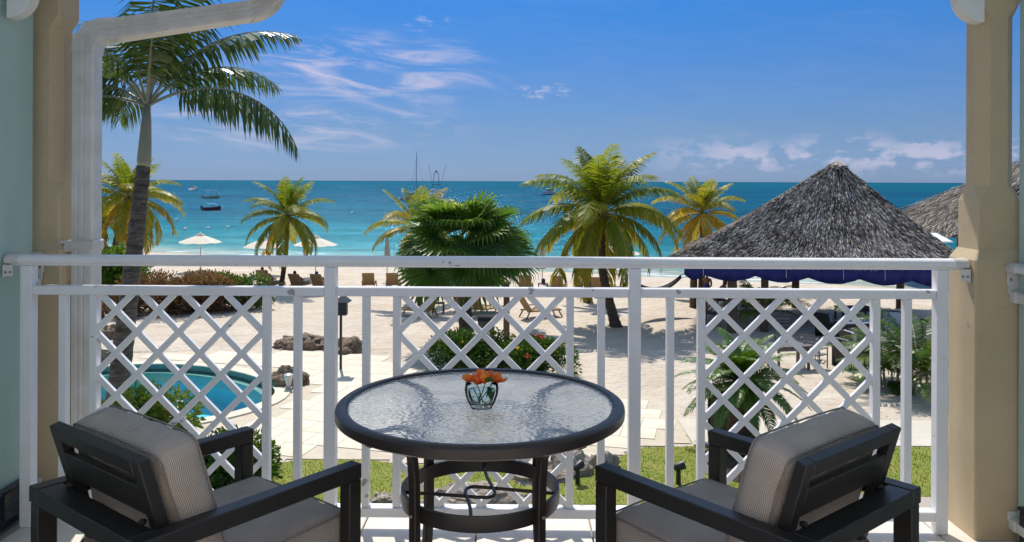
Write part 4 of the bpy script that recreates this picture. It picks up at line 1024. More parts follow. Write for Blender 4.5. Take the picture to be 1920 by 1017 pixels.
# shrubs
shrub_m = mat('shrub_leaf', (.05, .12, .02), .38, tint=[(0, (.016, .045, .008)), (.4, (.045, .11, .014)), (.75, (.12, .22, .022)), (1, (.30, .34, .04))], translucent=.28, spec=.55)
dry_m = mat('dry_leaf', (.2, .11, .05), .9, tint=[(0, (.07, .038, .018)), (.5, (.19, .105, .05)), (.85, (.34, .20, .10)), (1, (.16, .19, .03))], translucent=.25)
twig_m = mat('twig', (.12, .08, .05), .9, (.08, .055, .035), 20)
red_m = mat('red_flower', (.62, .03, .03), .5, (.75, .08, .03), 20, translucent=.2)
yel_m = mat('yellow_flower', (.75, .50, .03), .5, (.80, .58, .05), 20, translucent=.2)
def shrub(label, base, rx, ry, H, n, leaf, seed, m_=shrub_m, tint=.45, flowers=None, nf=0, name='shrub', wide=.42, group=None, clumps=26, upright=.5):
    rg = random.Random(seed); base = Vector(base); t = thing(name, label, 'shrub', base, group)
    cl = []
    for k in range(clumps):
        a = rg.uniform(0, 6.28); r_ = math.sqrt(rg.random()) * .88; z = H * (.10 + .80 * rg.random() ** .9 * (1 - .42 * r_ * r_)); cl.append(base + Vector((rx * r_ * math.cos(a), ry * r_ * math.sin(a), z)))
    mb = MB(); cs = .30 * (rx + ry) * .5 + .10 * H
    for k in range(n):
        c = cl[k % clumps]; d = Vector((rg.gauss(0, 1), rg.gauss(0, 1), rg.gauss(0, .8))).normalized(); r_ = cs * rg.uniform(.45, 1.05); p = c + Vector((d.x * r_, d.y * r_, d.z * r_ * .75))
        if p.z < base.z + .01: p.z = base.z + rg.uniform(.01, .15 * H)
        o = (d + Vector((rg.uniform(-.5, .5), rg.uniform(-.5, .5), upright + rg.uniform(-.3, .4)))).normalized(); s = o.cross(Vector((rg.uniform(-1, 1), rg.uniform(-1, 1), rg.uniform(-.3, 1)))).normalized(); u = s.cross(o)
        L_ = leaf * rg.uniform(.7, 1.15); w_ = L_ * wide * .5
        b = len(mb.v); m1 = p + o * L_ * .5 - u * L_ * .06; tip = p + o * L_ + Vector((0, 0, -.18 * L_))
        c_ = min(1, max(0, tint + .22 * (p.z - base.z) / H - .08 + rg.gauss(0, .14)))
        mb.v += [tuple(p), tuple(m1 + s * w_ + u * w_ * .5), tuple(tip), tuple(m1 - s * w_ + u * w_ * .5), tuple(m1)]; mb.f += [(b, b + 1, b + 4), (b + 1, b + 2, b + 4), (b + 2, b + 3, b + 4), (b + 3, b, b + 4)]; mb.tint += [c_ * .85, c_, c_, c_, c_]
    mb.build('foliage', m_, t)
    mb = MB()
    for c in cl[:18]: mb.tube([base + Vector((rg.uniform(-.2, .2) * rx, rg.uniform(-.2, .2) * ry, -.02)), base.lerp(c, .5) + Vector((rg.uniform(-.05, .05), 0, 0)), c], [.018, .012, .006], 5)
    mb.build('stems', twig_m, t)
    for k in range(nf):
        fm = flowers[k % len(flowers)]; c = cl[rg.randrange(clumps)]; d = Vector((rg.gauss(0, 1), -abs(rg.gauss(0, 1)) * .8, abs(rg.gauss(0, .9)))).normalized(); p = c + d * cs * .98; p.z = max(p.z, base.z + .12)
        mb = MB(); s_ = leaf * .42
        for j in range(9):
            e = Vector((rg.gauss(0, 1), rg.gauss(0, 1), rg.gauss(0, 1))).normalized(); mb.ball(p + e * s_ * .8, s_ * .48, s_ * .48, s_ * .40, 6, 4)
        mb.build('flower_head', fm, t)
    return t
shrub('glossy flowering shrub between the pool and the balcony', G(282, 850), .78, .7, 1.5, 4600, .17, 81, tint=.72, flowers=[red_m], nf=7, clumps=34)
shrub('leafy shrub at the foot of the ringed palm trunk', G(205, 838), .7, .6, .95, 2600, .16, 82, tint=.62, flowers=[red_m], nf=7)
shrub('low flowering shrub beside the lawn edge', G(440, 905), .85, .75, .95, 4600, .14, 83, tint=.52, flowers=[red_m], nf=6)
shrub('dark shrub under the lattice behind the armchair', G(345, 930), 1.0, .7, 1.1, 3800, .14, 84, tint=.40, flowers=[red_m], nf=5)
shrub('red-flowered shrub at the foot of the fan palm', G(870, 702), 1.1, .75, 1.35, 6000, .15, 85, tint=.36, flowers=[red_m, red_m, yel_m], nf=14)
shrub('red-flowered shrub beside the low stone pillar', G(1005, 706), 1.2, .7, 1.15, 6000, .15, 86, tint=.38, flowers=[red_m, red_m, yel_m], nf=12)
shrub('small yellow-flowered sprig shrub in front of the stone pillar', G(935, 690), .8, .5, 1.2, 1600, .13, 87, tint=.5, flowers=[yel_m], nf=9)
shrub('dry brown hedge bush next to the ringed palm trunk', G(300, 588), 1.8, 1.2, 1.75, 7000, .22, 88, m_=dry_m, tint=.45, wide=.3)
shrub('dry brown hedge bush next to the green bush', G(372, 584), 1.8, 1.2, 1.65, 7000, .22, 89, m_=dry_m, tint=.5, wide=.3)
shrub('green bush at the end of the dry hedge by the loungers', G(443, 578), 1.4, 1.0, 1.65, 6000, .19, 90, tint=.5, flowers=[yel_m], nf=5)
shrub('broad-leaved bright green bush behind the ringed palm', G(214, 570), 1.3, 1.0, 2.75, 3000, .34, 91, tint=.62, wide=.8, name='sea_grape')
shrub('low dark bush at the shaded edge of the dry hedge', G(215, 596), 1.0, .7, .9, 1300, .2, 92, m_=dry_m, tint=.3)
shrub('small green ground plant in the mulch under the cycad', G(1402, 862), .5, .35, .35, 500, .12, 93, tint=.5)

# rocks
rock_m = mat('coral_rock', (.34, .25, .17), .95, (.15, .10, .065), 3.5, c3=(.07, .045, .03), s3=7, lo3=.56, hi3=.66, bump=1.0, bscale=9, bdist=.10)
pale_rock = mat('pale_coral_rock', (.52, .44, .35), .95, (.30, .23, .17), 4, c3=(.14, .10, .07), s3=9, lo3=.58, hi3=.68, bump=1.0, bscale=11, bdist=.09)
from mathutils import noise as mnoise
def rock(label, px, py, wpx, hpx, seed, m_=rock_m, deep=.7):
    c = G(px, py); s = c.y / FPX; rx = wpx * s / 2; rz = hpx * s * .9; ry = rx * deep
    o3 = Vector((seed * 7.3, seed * 3.1, 0)); mb = MB(); vs = []; fs = []; n, m2 = 40, 20
    for i in range(m2 + 1):
        th = math.pi * i / m2
        for k in range(n):
            a = 2 * math.pi * k / n; d = Vector((math.sin(th) * math.cos(a), math.sin(th) * math.sin(a), -math.cos(th)))
            q = 1 + .30 * mnoise.noise(d * 1.6 + o3) + .22 * mnoise.noise(d * 4.0 + o3) + .12 * abs(mnoise.noise(d * 9 + o3)) - .05
            z = max(d.z, -.25); vs.append(c + Vector((d.x * rx * q, d.y * ry * q, (z * q * rz))))
    for i in range(m2):
        for k in range(n): fs.append((i * n + k, i * n + (k + 1) % n, (i + 1) * n + (k + 1) % n, (i + 1) * n + k))
    mb.add(vs, fs); o = mb.build('rock', m_, None); off = c
    for v in o.data.vertices: v.co -= off
    o.location = c; smooth_angle(o, 30); tag(o, label, 'rock', 'weathered coral rocks')
rock('pitted brown rock at the rounded end of the pool', 541, 722, 76, 34, 1)
rock('long low brown rock where paving meets sand, beside the black lantern', 565, 652, 98, 27, 2)
rock('brown rock at the sand edge on the table side of the lantern', 648, 659, 84, 26, 3)
rock('brown rock below the dry hedge by the ringed trunk', 205, 633, 50, 26, 4)
rock('brown rock on the pool rim behind the ringed trunk', 196, 682, 40, 28, 5)
rock('large pitted rock on the lawn behind the table leg', 1068, 885, 90, 42, 6, pale_rock)
rock('pitted rock on the lawn next to a baluster', 1132, 876, 56, 34, 7, pale_rock)
rock('pale rock in the lawn under the table ring', 900, 936, 190, 30, 8, pale_rock, .4)
rock('small pale rock at the lawn edge below the lattice', 722, 945, 66, 24, 9, pale_rock)
rock('pale flat rock in the lawn behind the table ring', 1010, 902, 110, 22, 10, pale_rock, .5)
rock('small pale rock beside the beige column foot', 1784, 935, 30, 26, 11, pale_rock)
rock('low pale rock at the foot of the railing under the table', 820, 955, 110, 20, 12, pale_rock, .5)
mulch_m = mat('mulch', (.045, .028, .018), .95, (.09, .055, .035), 14, bump=1, bscale=40, bdist=.04)
mc = G(1398, 872); mb = MB(); mb.lathe([(1.05, .012), (.8, .05), (.3, .09), (.01, .1)], mc, 28, ax=.85, ay=1.15); o = mb.build('mulch_bed', mulch_m); structure(o)
# ================================================================== thatched pavilions
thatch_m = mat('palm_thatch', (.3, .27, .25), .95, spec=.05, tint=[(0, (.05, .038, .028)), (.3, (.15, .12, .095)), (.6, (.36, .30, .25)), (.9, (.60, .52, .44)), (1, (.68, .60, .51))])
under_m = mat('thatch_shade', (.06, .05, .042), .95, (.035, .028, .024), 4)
post_m = mat('wooden_post', (.16, .105, .065), .9, (.09, .06, .04), 5, stretch=(4, 4, .6), bump=.6, bscale=12, bdist=.02)
blue_m = mat('blue_awning', (.008, .014, .16), .7, (.006, .010, .12), 2)
def pavilion(label, corners, apex, eave, seed, nstrip, conc=1.22, posts=(), name='thatched_pavilion'):
    rg = random.Random(seed); C = [Vector((c[0], c[1])) for c in corners]; A = Vector((apex[0], apex[1])); ha = apex[2]
    cen = sum(C, Vector((0, 0))) / 4; t = thing(name, label, 'pavilion', (cen.x, cen.y, 0), 'thatched beach pavilions')
    def surf(face, u, s):                       # u along the eave, s from eave to apex
        e = C[face].lerp(C[(face + 1) % 4], u); b_ = .10 * math.sin(math.pi * u) * (1 - s)
        p = e.lerp(A, s); return Vector((p.x, p.y, eave + (ha - eave) * (s ** conc) - b_ * .3))
    mb = MB(); n, m2 = 14, 16; vs = []
    for f in range(4):
        for i in range(n):
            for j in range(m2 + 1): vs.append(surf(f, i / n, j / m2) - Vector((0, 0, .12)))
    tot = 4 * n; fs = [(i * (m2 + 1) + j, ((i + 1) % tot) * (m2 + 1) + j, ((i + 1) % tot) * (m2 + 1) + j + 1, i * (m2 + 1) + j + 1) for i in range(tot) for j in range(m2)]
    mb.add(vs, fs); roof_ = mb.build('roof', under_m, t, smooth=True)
    mb = MB()
    for k in range(nstrip):
        f = rg.choice((0, 0, 0, 0, 1, 2, 3, 3)); s = 1 - math.sqrt(rg.random()); u = rg.random()
        if k % 9 == 0: u = rg.choice((0, 1)) + rg.uniform(-.015, .015); u = min(1, max(0, u))         # ridge leaves over the hips
        p = surf(f, u, s); q = surf(f, u, max(0, s - .02)); d = (q - p)
        if d.length < 1e-4: d = surf(f, u, 0) - surf(f, u, .02)
        d = d.normalized(); e_ = C[(f + 1) % 4] - C[f]; side = Vector((e_.x, e_.y, 0)).normalized(); nn = side.cross(d).normalized()
        if nn.z < 0: nn = -nn
        d = (d + side * rg.gauss(0, .10)).normalized(); L_ = rg.uniform(.40, .80); w_ = rg.uniform(.014, .030); sv = d.cross(nn).normalized()
        o0 = p + nn * rg.uniform(-.03, .03); o1 = o0 + d * L_ * .6 + nn * rg.uniform(.03, .08); o2 = o0 + d * L_ + nn * rg.uniform(-.01, .05) + Vector((0, 0, -.06))
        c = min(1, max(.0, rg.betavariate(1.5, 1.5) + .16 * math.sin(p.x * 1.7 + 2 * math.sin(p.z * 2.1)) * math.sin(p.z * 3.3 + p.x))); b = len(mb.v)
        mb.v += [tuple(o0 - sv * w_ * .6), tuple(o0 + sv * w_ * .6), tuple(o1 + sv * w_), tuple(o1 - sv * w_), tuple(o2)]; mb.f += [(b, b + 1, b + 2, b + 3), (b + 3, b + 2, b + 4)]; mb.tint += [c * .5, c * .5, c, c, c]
    for k in range(nstrip // 9):                 # fringe on the eave
        f = rg.choice((0, 0, 1, 2, 3)); p = surf(f, rg.random(), 0); L_ = rg.uniform(.15, .42); sv = Vector((rg.uniform(-1, 1), rg.uniform(-1, 1), 0)).normalized() * .03; c = rg.random(); b = len(mb.v)
        mb.v += [tuple(p - sv), tuple(p + sv), tuple(p + Vector((rg.uniform(-.05, .05), rg.uniform(-.05, .05), -L_)))]; mb.f.append((b, b + 1, b + 2)); mb.tint += [c * .6, c * .6, c]
    for k in range(160):                         # tuft at the peak
        a = rg.uniform(0, 6.28); p = Vector((A.x, A.y, ha + .04)); q = p + Vector((math.cos(a) * .45, math.sin(a) * .45, -.30 + rg.uniform(-.1, .1))); sv = Vector((-math.sin(a), math.cos(a), 0)) * .04; c = rg.uniform(.5, 1); b = len(mb.v)
        mb.v += [tuple(p - sv * .3), tuple(p + sv * .3), tuple(q + sv), tuple(q - sv)]; mb.f.append((b, b + 1, b + 2, b + 3)); mb.tint += [c] * 4
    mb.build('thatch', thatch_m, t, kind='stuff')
    for (x_, y_, r_, top) in posts:
        mb = MB(); mb.tube([(x_, y_, -.1), (x_ + .02, y_, top * .5), (x_, y_, top)], [r_ * 1.08, r_, r_ * .95], 12); mb.build('post', post_m, t, auto=50)
    for f in range(4):
        a, b_ = C[f].lerp(cen, .10), C[(f + 1) % 4].lerp(cen, .10); mb = MB(); mb.bar((a.x, a.y, eave - .16), (b_.x, b_.y, eave - .16), .12, .14); mb.build('eave_beam', post_m, t)
    return t, C, cen
hA = WD(1264, 478, 31.0); hB = WD(1806, 470, 31.0); ap = WD(1570, 303, 34.4)
ev = 2.98
pc1 = G(1372, 624); pc2 = G(1433, 622); pc3 = G(1312, 588)
hut, hC, hcen = pavilion('large grey thatched pavilion with peaked roof and blue awning', [(hA.x, hA.y), (hB.x + .2, hB.y + .4), (hB.x + 1.6, 39.0), (hA.x * 39.0 / 31.0 + 1.0, 39.0)], (ap.x, ap.y, ap.z), ev, 101, 30000, conc=1.12,
    posts=[(pc1.x, pc1.y, .19, 2.85), (pc2.x, pc2.y, .15, 2.85), (pc3.x, pc3.y, .09, 2.85), (hB.x - .6, 31.8, .17, 2.8), (hB.x + .6, 37.6, .17, 2.85), (hA.x + 2.2, 37.8, .17, 2.85), (13.0, 38.0, .17, 2.85)])
# blue awning hanging in swags from the front eave
a0, a1 = WD(1282, 500, 30.9), WD(1765, 500, 30.9); mb = MB(); n = 72; vs = []
for i in range(n + 1):
    u = i / n; top = Vector((a0.x + (a1.x - a0.x) * u, 30.9 + .35 * u, 2.80)); px = 1282 + (1765 - 1282) * u
    k = (px - 1320) / 98.0; fr_ = k - math.floor(k) if px > 1320 else (px - 1282) / 38
    drop = .45 + .22 * math.sin(math.pi * fr_) + (.28 * u)
    fold = .05 * math.sin(u * 120) + .04 * math.sin(u * 47)
    vs += [top, top + Vector((0, fold * .6 - .05, -drop * .5)), top + Vector((0, fold, -drop))]
mb.add(vs, [(i * 3 + j, (i + 1) * 3 + j, (i + 1) * 3 + j + 1, i * 3 + j + 1) for i in range(n) for j in range(2)])
aw = mb.build('awning', blue_m, hut, smooth=True); md = aw.modifiers.new('thickness', 'SOLIDIFY'); md.thickness = .01
cord_m = mat('pale_cord', (.5, .48, .42), .8)
for px in (1317, 1473, 1581, 1660):
    u = (px - 1282) / 483; mb = MB(); x_ = a0.x + (a1.x - a0.x) * u; mb.tube([(x_, 30.82 + .35 * u, 2.82), (x_, 30.78 + .35 * u, 2.82 - .50 - .25 * u)], .012, 5); mb.build('awning_tie', cord_m, hut)
h2 = WD(1752, 436, 44.0); ap2 = WD(1990, 268, 48.0)
pavilion('second grey thatched pavilion beyond the beige column', [(h2.x, 42.5), (43.0, 42.0), (43.0, 54.0), (h2.x, 54.0)], (ap2.x, ap2.y, ap2.z), 3.15, 102, 9000, conc=1.1, posts=[(h2.x + 1, 43.5, .18, 3.05), (41.5, 43.2, .18, 3.05), (41.5, 52.8, .18, 3.05), (h2.x + 1, 52.8, .18, 3.05)])
wsheet = mat('white_panel', (.75, .74, .72), .6, (.68, .67, .65), 3)
pp = WD(1757, 446, 40.0); mb = MB(); mb.box((pp.x, pp.y, pp.z), (.75, 1.6, .06), Matrix.Rotation(R(12), 3, 'X'), .01); mb.box((pp.x, pp.y + .3, pp.z - 1.5), (.10, .10, 2.95)); o = mb.build('shade_panel', wsheet); tag(o, 'small white panel roof in the gap between both thatched roofs', 'canopy')

# ================================================================== beach furniture
tan_m = mat('tan_resin', (.36, .23, .10), .5, (.30, .19, .08), 3)
tanf_m = mat('tan_sling', (.30, .19, .085), .8, (.25, .155, .07), 14)
wood_m = mat('brown_wood', (.16, .06, .03), .6, (.11, .04, .02), 8, stretch=(1, 6, 1))
def make_lounger():
    t = thing('sun_lounger', 'x', 'sun lounger', (0, 0, 0), 'tan sun loungers on the beach')
    def P(name, m_, fn): q = MB(); fn(q); return q.build(name, m_, t, local=True)
    for s in (-1, 1):
        P('side_frame', tan_m, lambda q: q.bar((s * .31, -.55, .33), (s * .31, 1.15, .30), .05, .06, bev=.01))
        P('leg', tan_m, lambda q: q.bar((s * .31, -.42, .32), (s * .33, -.60, .0), .05, .06, bev=.01))
        P('leg', tan_m, lambda q: q.bar((s * .31, 1.00, .30), (s * .33, 1.18, .0), .05, .06, bev=.01))
        P('arm_rest', tan_m, lambda q: q.tube([(s * .34, -.30, .33), (s * .36, -.25, .50), (s * .36, .15, .50), (s * .34, .30, .33)], .025, 7))
    P('seat_sling', tanf_m, lambda q: q.box((0, .42, .335), (.58, 1.42, .025), None, .006))
    b_ = P('backrest', tanf_m, lambda q: q.box((0, -.52, .62), (.58, .78, .035), Matrix.Rotation(R(-58), 3, 'X'), .01))
    q = MB()
    for s in (-1, 1): q.bar((s * .30, -.30, .32), (s * .30, -.735, .97), .045, .05, bev=.008)
    q.bar((-.30, -.735, .97), (.30, -.735, .97), .05, .05, bev=.008); q.build('backrest_frame', tan_m, b_, local=True)
    return t
lproto = make_lounger(); lused = [False]
def lounger(px, py, rot, label):
    p = G(px, py); o = lproto if not lused[0] else copy_tree(lproto); lused[0] = True
    o.location = (p.x, p.y, sand_h(p.x, p.y) - .015); o.rotation_euler = (0, 0, R(rot)); o['label'] = label; return o
LN = [(497, 538, 2, 'tan sun lounger half hidden by the green bush'), (508, 545, -8, 'tan sun lounger with a bare-legged sunbather beside the bush'), (562, 545, -12, 'tan sun lounger with the sunbather in dark clothes'), (602, 546, -10, 'tan sun lounger with the sunbather on a turquoise towel'),
      (692, 543, 6, 'empty tan sun lounger next to the railing post and open sand'), (737, 543, 4, 'empty tan sun lounger beside the fan palm fronds'), (818, 544, 2, 'tan sun lounger hidden behind drooping fan palm leaves'),
      (792, 592, 68, 'tan sun lounger standing sideways by the brown side table'), (876, 590, -30, 'tan sun lounger behind the fan palm trunk'), (907, 592, -40, 'tan sun lounger behind the stone pillar'), (1003, 596, -62, 'tan sun lounger turned sideways behind the lattice'),
      (986, 548, -4, 'tan sun lounger beside the closed parasol pole'), (1046, 550, -8, 'tan sun lounger behind the hanging yellow frond'), (1118, 552, -2, 'tan sun lounger between the two coconut trunks')]
for a in LN: lounger(*a)
def side_table(px, py, label, lamp=False):
    p = G(px, py); p.z = sand_h(p.x, p.y) - .012; t = thing('side_table', label, 'side table', p, 'brown side tables on the beach')
    q = MB(); q.box(p + Vector((0, 0, .46)), (.55, .5, .04), None, .008); q.build('table_top', wood_m, t)
    for sx in (-1, 1):
        for sy in (-1, 1): q = MB(); q.box(p + Vector((sx * .23, sy * .2, .22)), (.05, .05, .44)); q.build('leg', wood_m, t)
    if lamp:
        o = MB(); o.box(p + Vector((.02, 0, .59)), (.20, .16, .22), None, .02); o.box(p + Vector((.02, 0, .715)), (.12, .1, .03)); o = o.build('beach_cooler', mat('black_plastic', (.02, .02, .024), .5)); tag(o, 'small black box on the brown side table', 'box')
side_table(822, 586, 'brown wooden side table beside the sideways lounger'); side_table(1018, 549, 'brown wooden side table carrying a small black box', True); side_table(1332, 610, 'brown wooden table by the pavilion post')
canvas_m = mat('white_canvas', (.80, .76, .70), .8, (.74, .70, .64), 2, translucent=.25)
pole_m = mat('pale_pole', (.50, .45, .36), .5, (.44, .38, .30), 5)
def parasol(px, pytop, wpx, depth, label, closed=False):
    top = WD(px, pytop, depth); g = sand_h(top.x, top.y) - .02; t = thing('beach_parasol', label, 'parasol', (top.x, top.y, g), 'white beach parasols')
    q = MB(); q.tube([(top.x, top.y, g), (top.x, top.y, top.z)], .028, 8); q.build('pole', pole_m, t)
    q = MB(); q.lathe([(.28, 0), (.28, .05), (.06, .09), (.04, .25)], (top.x, top.y, g), 16, True); q.build('base', pole_m, t)
    if closed:
        q = MB(); n = 24
        q.loft([[(top.x + r_ * (1 + .25 * (k % 2)) * math.cos(6.283 * k / n), top.y + r_ * (1 + .25 * (k % 2)) * math.sin(6.283 * k / n), top.z - z) for k in range(n)] for r_, z in ((.02, 0), (.06, .10), (.10, .5), (.14, 1.1), (.16, 1.6))]); q.build('folded_canopy', pole_m, t); return
    r_ = wpx * depth / FPX / 2; h = .52
    for k in range(8):
        a, b_ = 2 * math.pi * (k + .12) / 8, 2 * math.pi * (k + 1.12) / 8; q = MB(); vs = []; m2 = 6
        for i in range(m2 + 1):
            s = i / m2
            for j in range(4):
                u = j / 3; A_ = Vector((math.cos(a), math.sin(a), 0)).lerp(Vector((math.cos(b_), math.sin(b_), 0)), u); sag = .05 * math.sin(math.pi * u) * s
                vs.append(Vector((top.x, top.y, top.z - .04)) + A_ * r_ * s + Vector((0, 0, -h * (s ** .88) - sag * 0 + .03 * math.sin(math.pi * s) - sag)))
        q.add(vs, [(i * 4 + j, i * 4 + j + 1, (i + 1) * 4 + j + 1, (i + 1) * 4 + j) for i in range(m2) for j in range(3)]); pn = q.build('canopy_panel', canvas_m, t, smooth=True)
        q = MB(); q.tube([(top.x, top.y, top.z - .10), (top.x + math.cos(a) * r_ * .98, top.y + math.sin(a) * r_ * .98, top.z - h - .06)], .012, 5); q.build('rib', pole_m, pn)
    q = MB(); q.lathe([(.26, -.13), (.24, -.07), (.05, .03), (.02, .10), (.0005, .12)], (top.x, top.y, top.z), 16); q.build('vent_cap', canvas_m, t, smooth=True)
parasol(376, 438, 80, 52, 'white open parasol standing alone by the water'); parasol(493, 446, 72, 50, 'white open parasol half hidden by small palm fronds'); parasol(592, 442, 82, 49, 'white open parasol beside the railing post')
parasol(1153, 457, 96, 45, 'white open parasol behind the leaning coconut palm'); parasol(726, 446, 0, 46, 'folded beige parasol beside the fan palm', True); parasol(1017, 452, 0, 46, 'folded parasol behind the yellow frond', True)
# pillars and posts
pil_m = mat('pillar_stone', (.34, .25, .15), .9, (.28, .20, .12), 4, bump=.5, bscale=20, bdist=.02); capm = mat('pillar_cap', (.68, .61, .50), .8, (.58, .50, .40), 5); dkband = mat('pillar_band', (.06, .07, .055), .5, (.04, .045, .04), 8)
def pillar(px, pytop, w, depth, label, H=None, round_=False):
    top = WD(px, pytop, depth); t = thing('garden_pillar', label, 'pillar', (top.x, top.y, 0), 'stone garden pillars'); h = top.z
    q = MB(); q.box((top.x, top.y, (h - .12) / 2), (w, w, h - .12), None, .012); q.build('shaft', pil_m, t)
    q = MB(); q.box((top.x, top.y, h - .22), (w + .02, w + .02, .13), None, .008); q.build('band', dkband, t)
    q = MB(); q.box((top.x, top.y, h - .06), (w + .14, w + .14, .11), None, .03); q.build('cap', capm, t)
pillar(912, 586, .58, 28.8, 'square stone pillar with pale cap behind the flowering shrubs'); pillar(1006, 619, .52, 28.2, 'low square stone pillar with pale cap beside the flowering shrub')
tp = WD(950, 528, 30.0); t = thing('bollard_light', 'tall slim brown bollard light with dark cap beside the pillar', 'bollard', (tp.x, tp.y, 0))
q = MB(); q.box((tp.x, tp.y, (tp.z - .3) / 2), (.23, .23, tp.z - .3), None, .01); q.build('post', mat('bollard_brown', (.22, .14, .075), .7, (.18, .11, .06), 4), t); q = MB(); q.box((tp.x, tp.y, tp.z - .19), (.21, .21, .21), None, .01); q.build('lamp_head', dkband, t); q = MB(); q.box((tp.x, tp.y, tp.z - .05), (.32, .32, .07), None, .02); q.build('cap', pil_m, t)
blk = mat('black_metal', (.012, .012, .013), .45, (.02, .02, .02), 9); roof_bl = mat('lantern_roof', (.05, .06, .09), .4, (.04, .05, .07), 9)
tp = WD(643, 555, 25.0); t = thing('garden_lantern', 'black louvred garden lantern on a post behind the railing post', 'lantern', (tp.x, tp.y, 0)); z = tp.z
q = MB(); q.box((tp.x - .06, tp.y, (z - .6) / 2), (.07, .07, z - .6)); q.build('post', blk, t)
q = MB(); q.box((tp.x, tp.y, z - .38), (.26, .26, .44), None, .01); bd = q.build('housing', blk, t)
for k in range(5): q = MB(); q.bar((tp.x - .12, tp.y - .14, z - .54 + k * .075), (tp.x + .12, tp.y - .14, z - .54 + k * .075), .03, .012); q.build('louvre', roof_bl, bd)
q = MB(); q.loft([[(tp.x + a * .24, tp.y + b_ * .24, z - .18) for a, b_ in ((-1, -1), (1, -1), (1, 1), (-1, 1))], [(tp.x + a * .06, tp.y + b_ * .06, z) for a, b_ in ((-1, -1), (1, -1), (1, 1), (-1, 1))]]); q.build('roof', roof_bl, t)
def spot(px, py, label, yaw):
    p = G(px, py, .01); t = thing('garden_spotlight', label, 'spotlight', p, 'garden spotlights'); q = MB(); q.tube([p, p + Vector((0, 0, .26))], [.05, .045], 10); q.build('stake', blk, t)
    d = Vector((math.cos(yaw), math.sin(yaw), .25)).normalized(); c = p + Vector((0, 0, .34)); q = MB(); q.tube([c - d * .10, c - d * .06, c + d * .08, c + d * .12], [.04, .07, .085, .085], 12); q.build('lamp_head', blk, t, auto=40); q = MB(); q.tube([p + Vector((0, 0, .24)), c], .016, 6); q.build('knuckle', blk, t)
spot(1272, 908, 'black garden spotlight on the lawn beside a lone baluster', .2); spot(1083, 908, 'black garden spotlight next to the pitted lawn rock', .8); spot(1778, 902, 'black garden spotlight beside the beige column', 2.9)
p = G(541, 729, .045); t = thing('pool_lantern', 'small clear lantern standing on the pool rim', 'lantern', p); q = MB(); q.lathe([(.10, 0), (.11, .03), (.06, .05), (.05, .08)], p, 12, True); q.build('foot', mat('lantern_grey', (.45, .42, .38), .5), t); q = MB(); q.lathe([(.06, .08), (.13, .36), (.13, .40), (.05, .43)], p, 12, True); q.build('shade', mat('lantern_white', (.62, .60, .56), .3, (.5, .48, .45), 30), t)
sp_ = G(1347, 822); t = thing('garden_sign', 'olive panel in a black frame beside the cycad trunk', 'sign', sp_); q = MB(); q.box(sp_ + Vector((0, 0, .58)), (.40, .03, .92), None, .004); pn = q.build('panel', mat('olive_panel', (.16, .17, .085), .5, (.13, .14, .07), 3), t)
for a, b_ in (((-.22, 0, .08), (-.22, 0, 1.08)), ((.22, 0, .08), (.22, 0, 1.08)), ((-.245, 0, 1.06), (.245, 0, 1.06)), ((-.245, 0, .10), (.245, 0, .10))): q = MB(); q.bar(sp_ + Vector(a), sp_ + Vector(b_), .05, .05); q.build('frame_bar', blk, pn)
for s in (-1, 1): q = MB(); q.box(sp_ + Vector((s * .22, .0, .04)), (.04, .04, .09)); q.build('foot', blk, t)

# lounge furniture in the pavilion's shade
dkw = mat('black_stained_wood', (.014, .012, .013), .55, (.022, .019, .02), 6); bluec = mat('grey_blue_cushion', (.22, .26, .36), .8, (.18, .22, .31), 4); greym = mat('grey_metal', (.17, .15, .15), .5, (.13, .12, .12), 5); palec = mat('pale_cushion', (.50, .51, .53), .8, (.43, .44, .47), 4)
def slat_table(px, py, w, d, h, rot, label, topm, legm, slats=5, name='beach_table'):
    p = G(px, py); t = thing(name, label, 'table', p, None, R(rot)); ws = w / slats
    for k in range(slats): q = MB(); q.box((-w / 2 + ws * (k + .5), 0, h), (ws - .012, d, .035), None, .004); q.build('top_slat', topm, t, local=True)
    for sx in (-1, 1):
        for sy in (-1, 1): q = MB(); q.box((sx * (w / 2 - .06), sy * (d / 2 - .06), (h - .02) / 2), (.07, .07, h - .02)); q.build('leg', legm, t, local=True)
    q = MB(); q.box((0, 0, h - .09), (w - .12, d - .12, .10)); q.build('apron', legm, t, local=True)
def club_chair(px, py, rot, label, cm):
    p = G(px, py); t = thing('beach_armchair', label, 'armchair', p, 'black beach armchairs', R(rot))
    for s in (-1, 1):
        q = MB(); q.box((s * .36, 0, .30), (.06, .70, .60), None, .006); q.build('side_frame', dkw, t, local=True)
    q = MB(); q.box((0, .02, .22), (.66, .66, .06)); q.build('seat_frame', dkw, t, local=True)
    q = MB(); q.box((0, -.36, .55), (.70, .06, .80), Matrix.Rotation(R(12), 3, 'X'), .006); q.build('back_frame', dkw, t, local=True)
    q = MB(); q.box((0, .05, .34), (.62, .62, .16), None, .04); q.build('seat_cushion', cm, t, local=True)
    q = MB(); q.box((0, -.25, .66), (.62, .15, .52), Matrix.Rotation(R(12), 3, 'X'), .04); q.build('back_cushion', cm, t, local=True)
def metal_chair(px, py, rot, label):
    p = G(px, py); t = thing('terrace_chair', label, 'chair', p, 'grey terrace chairs', R(rot))
    for sx in (-1, 1):
        for sy, h in ((1, .64), (-1, .82)): q = MB(); q.box((sx * .25, sy * .24, h / 2), (.03, .03, h)); q.build('leg', greym, t, local=True)
        q = MB(); q.box((sx * .25, 0, .65), (.04, .52, .025)); q.build('arm', greym, t, local=True)
    q = MB(); q.box((0, 0, .44), (.48, .48, .03)); q.build('seat', greym, t, local=True)
    for z in (.56, .68, .80): q = MB(); q.box((0, -.24, z), (.47, .02, .05)); q.build('back_slat', greym, t, local=True)
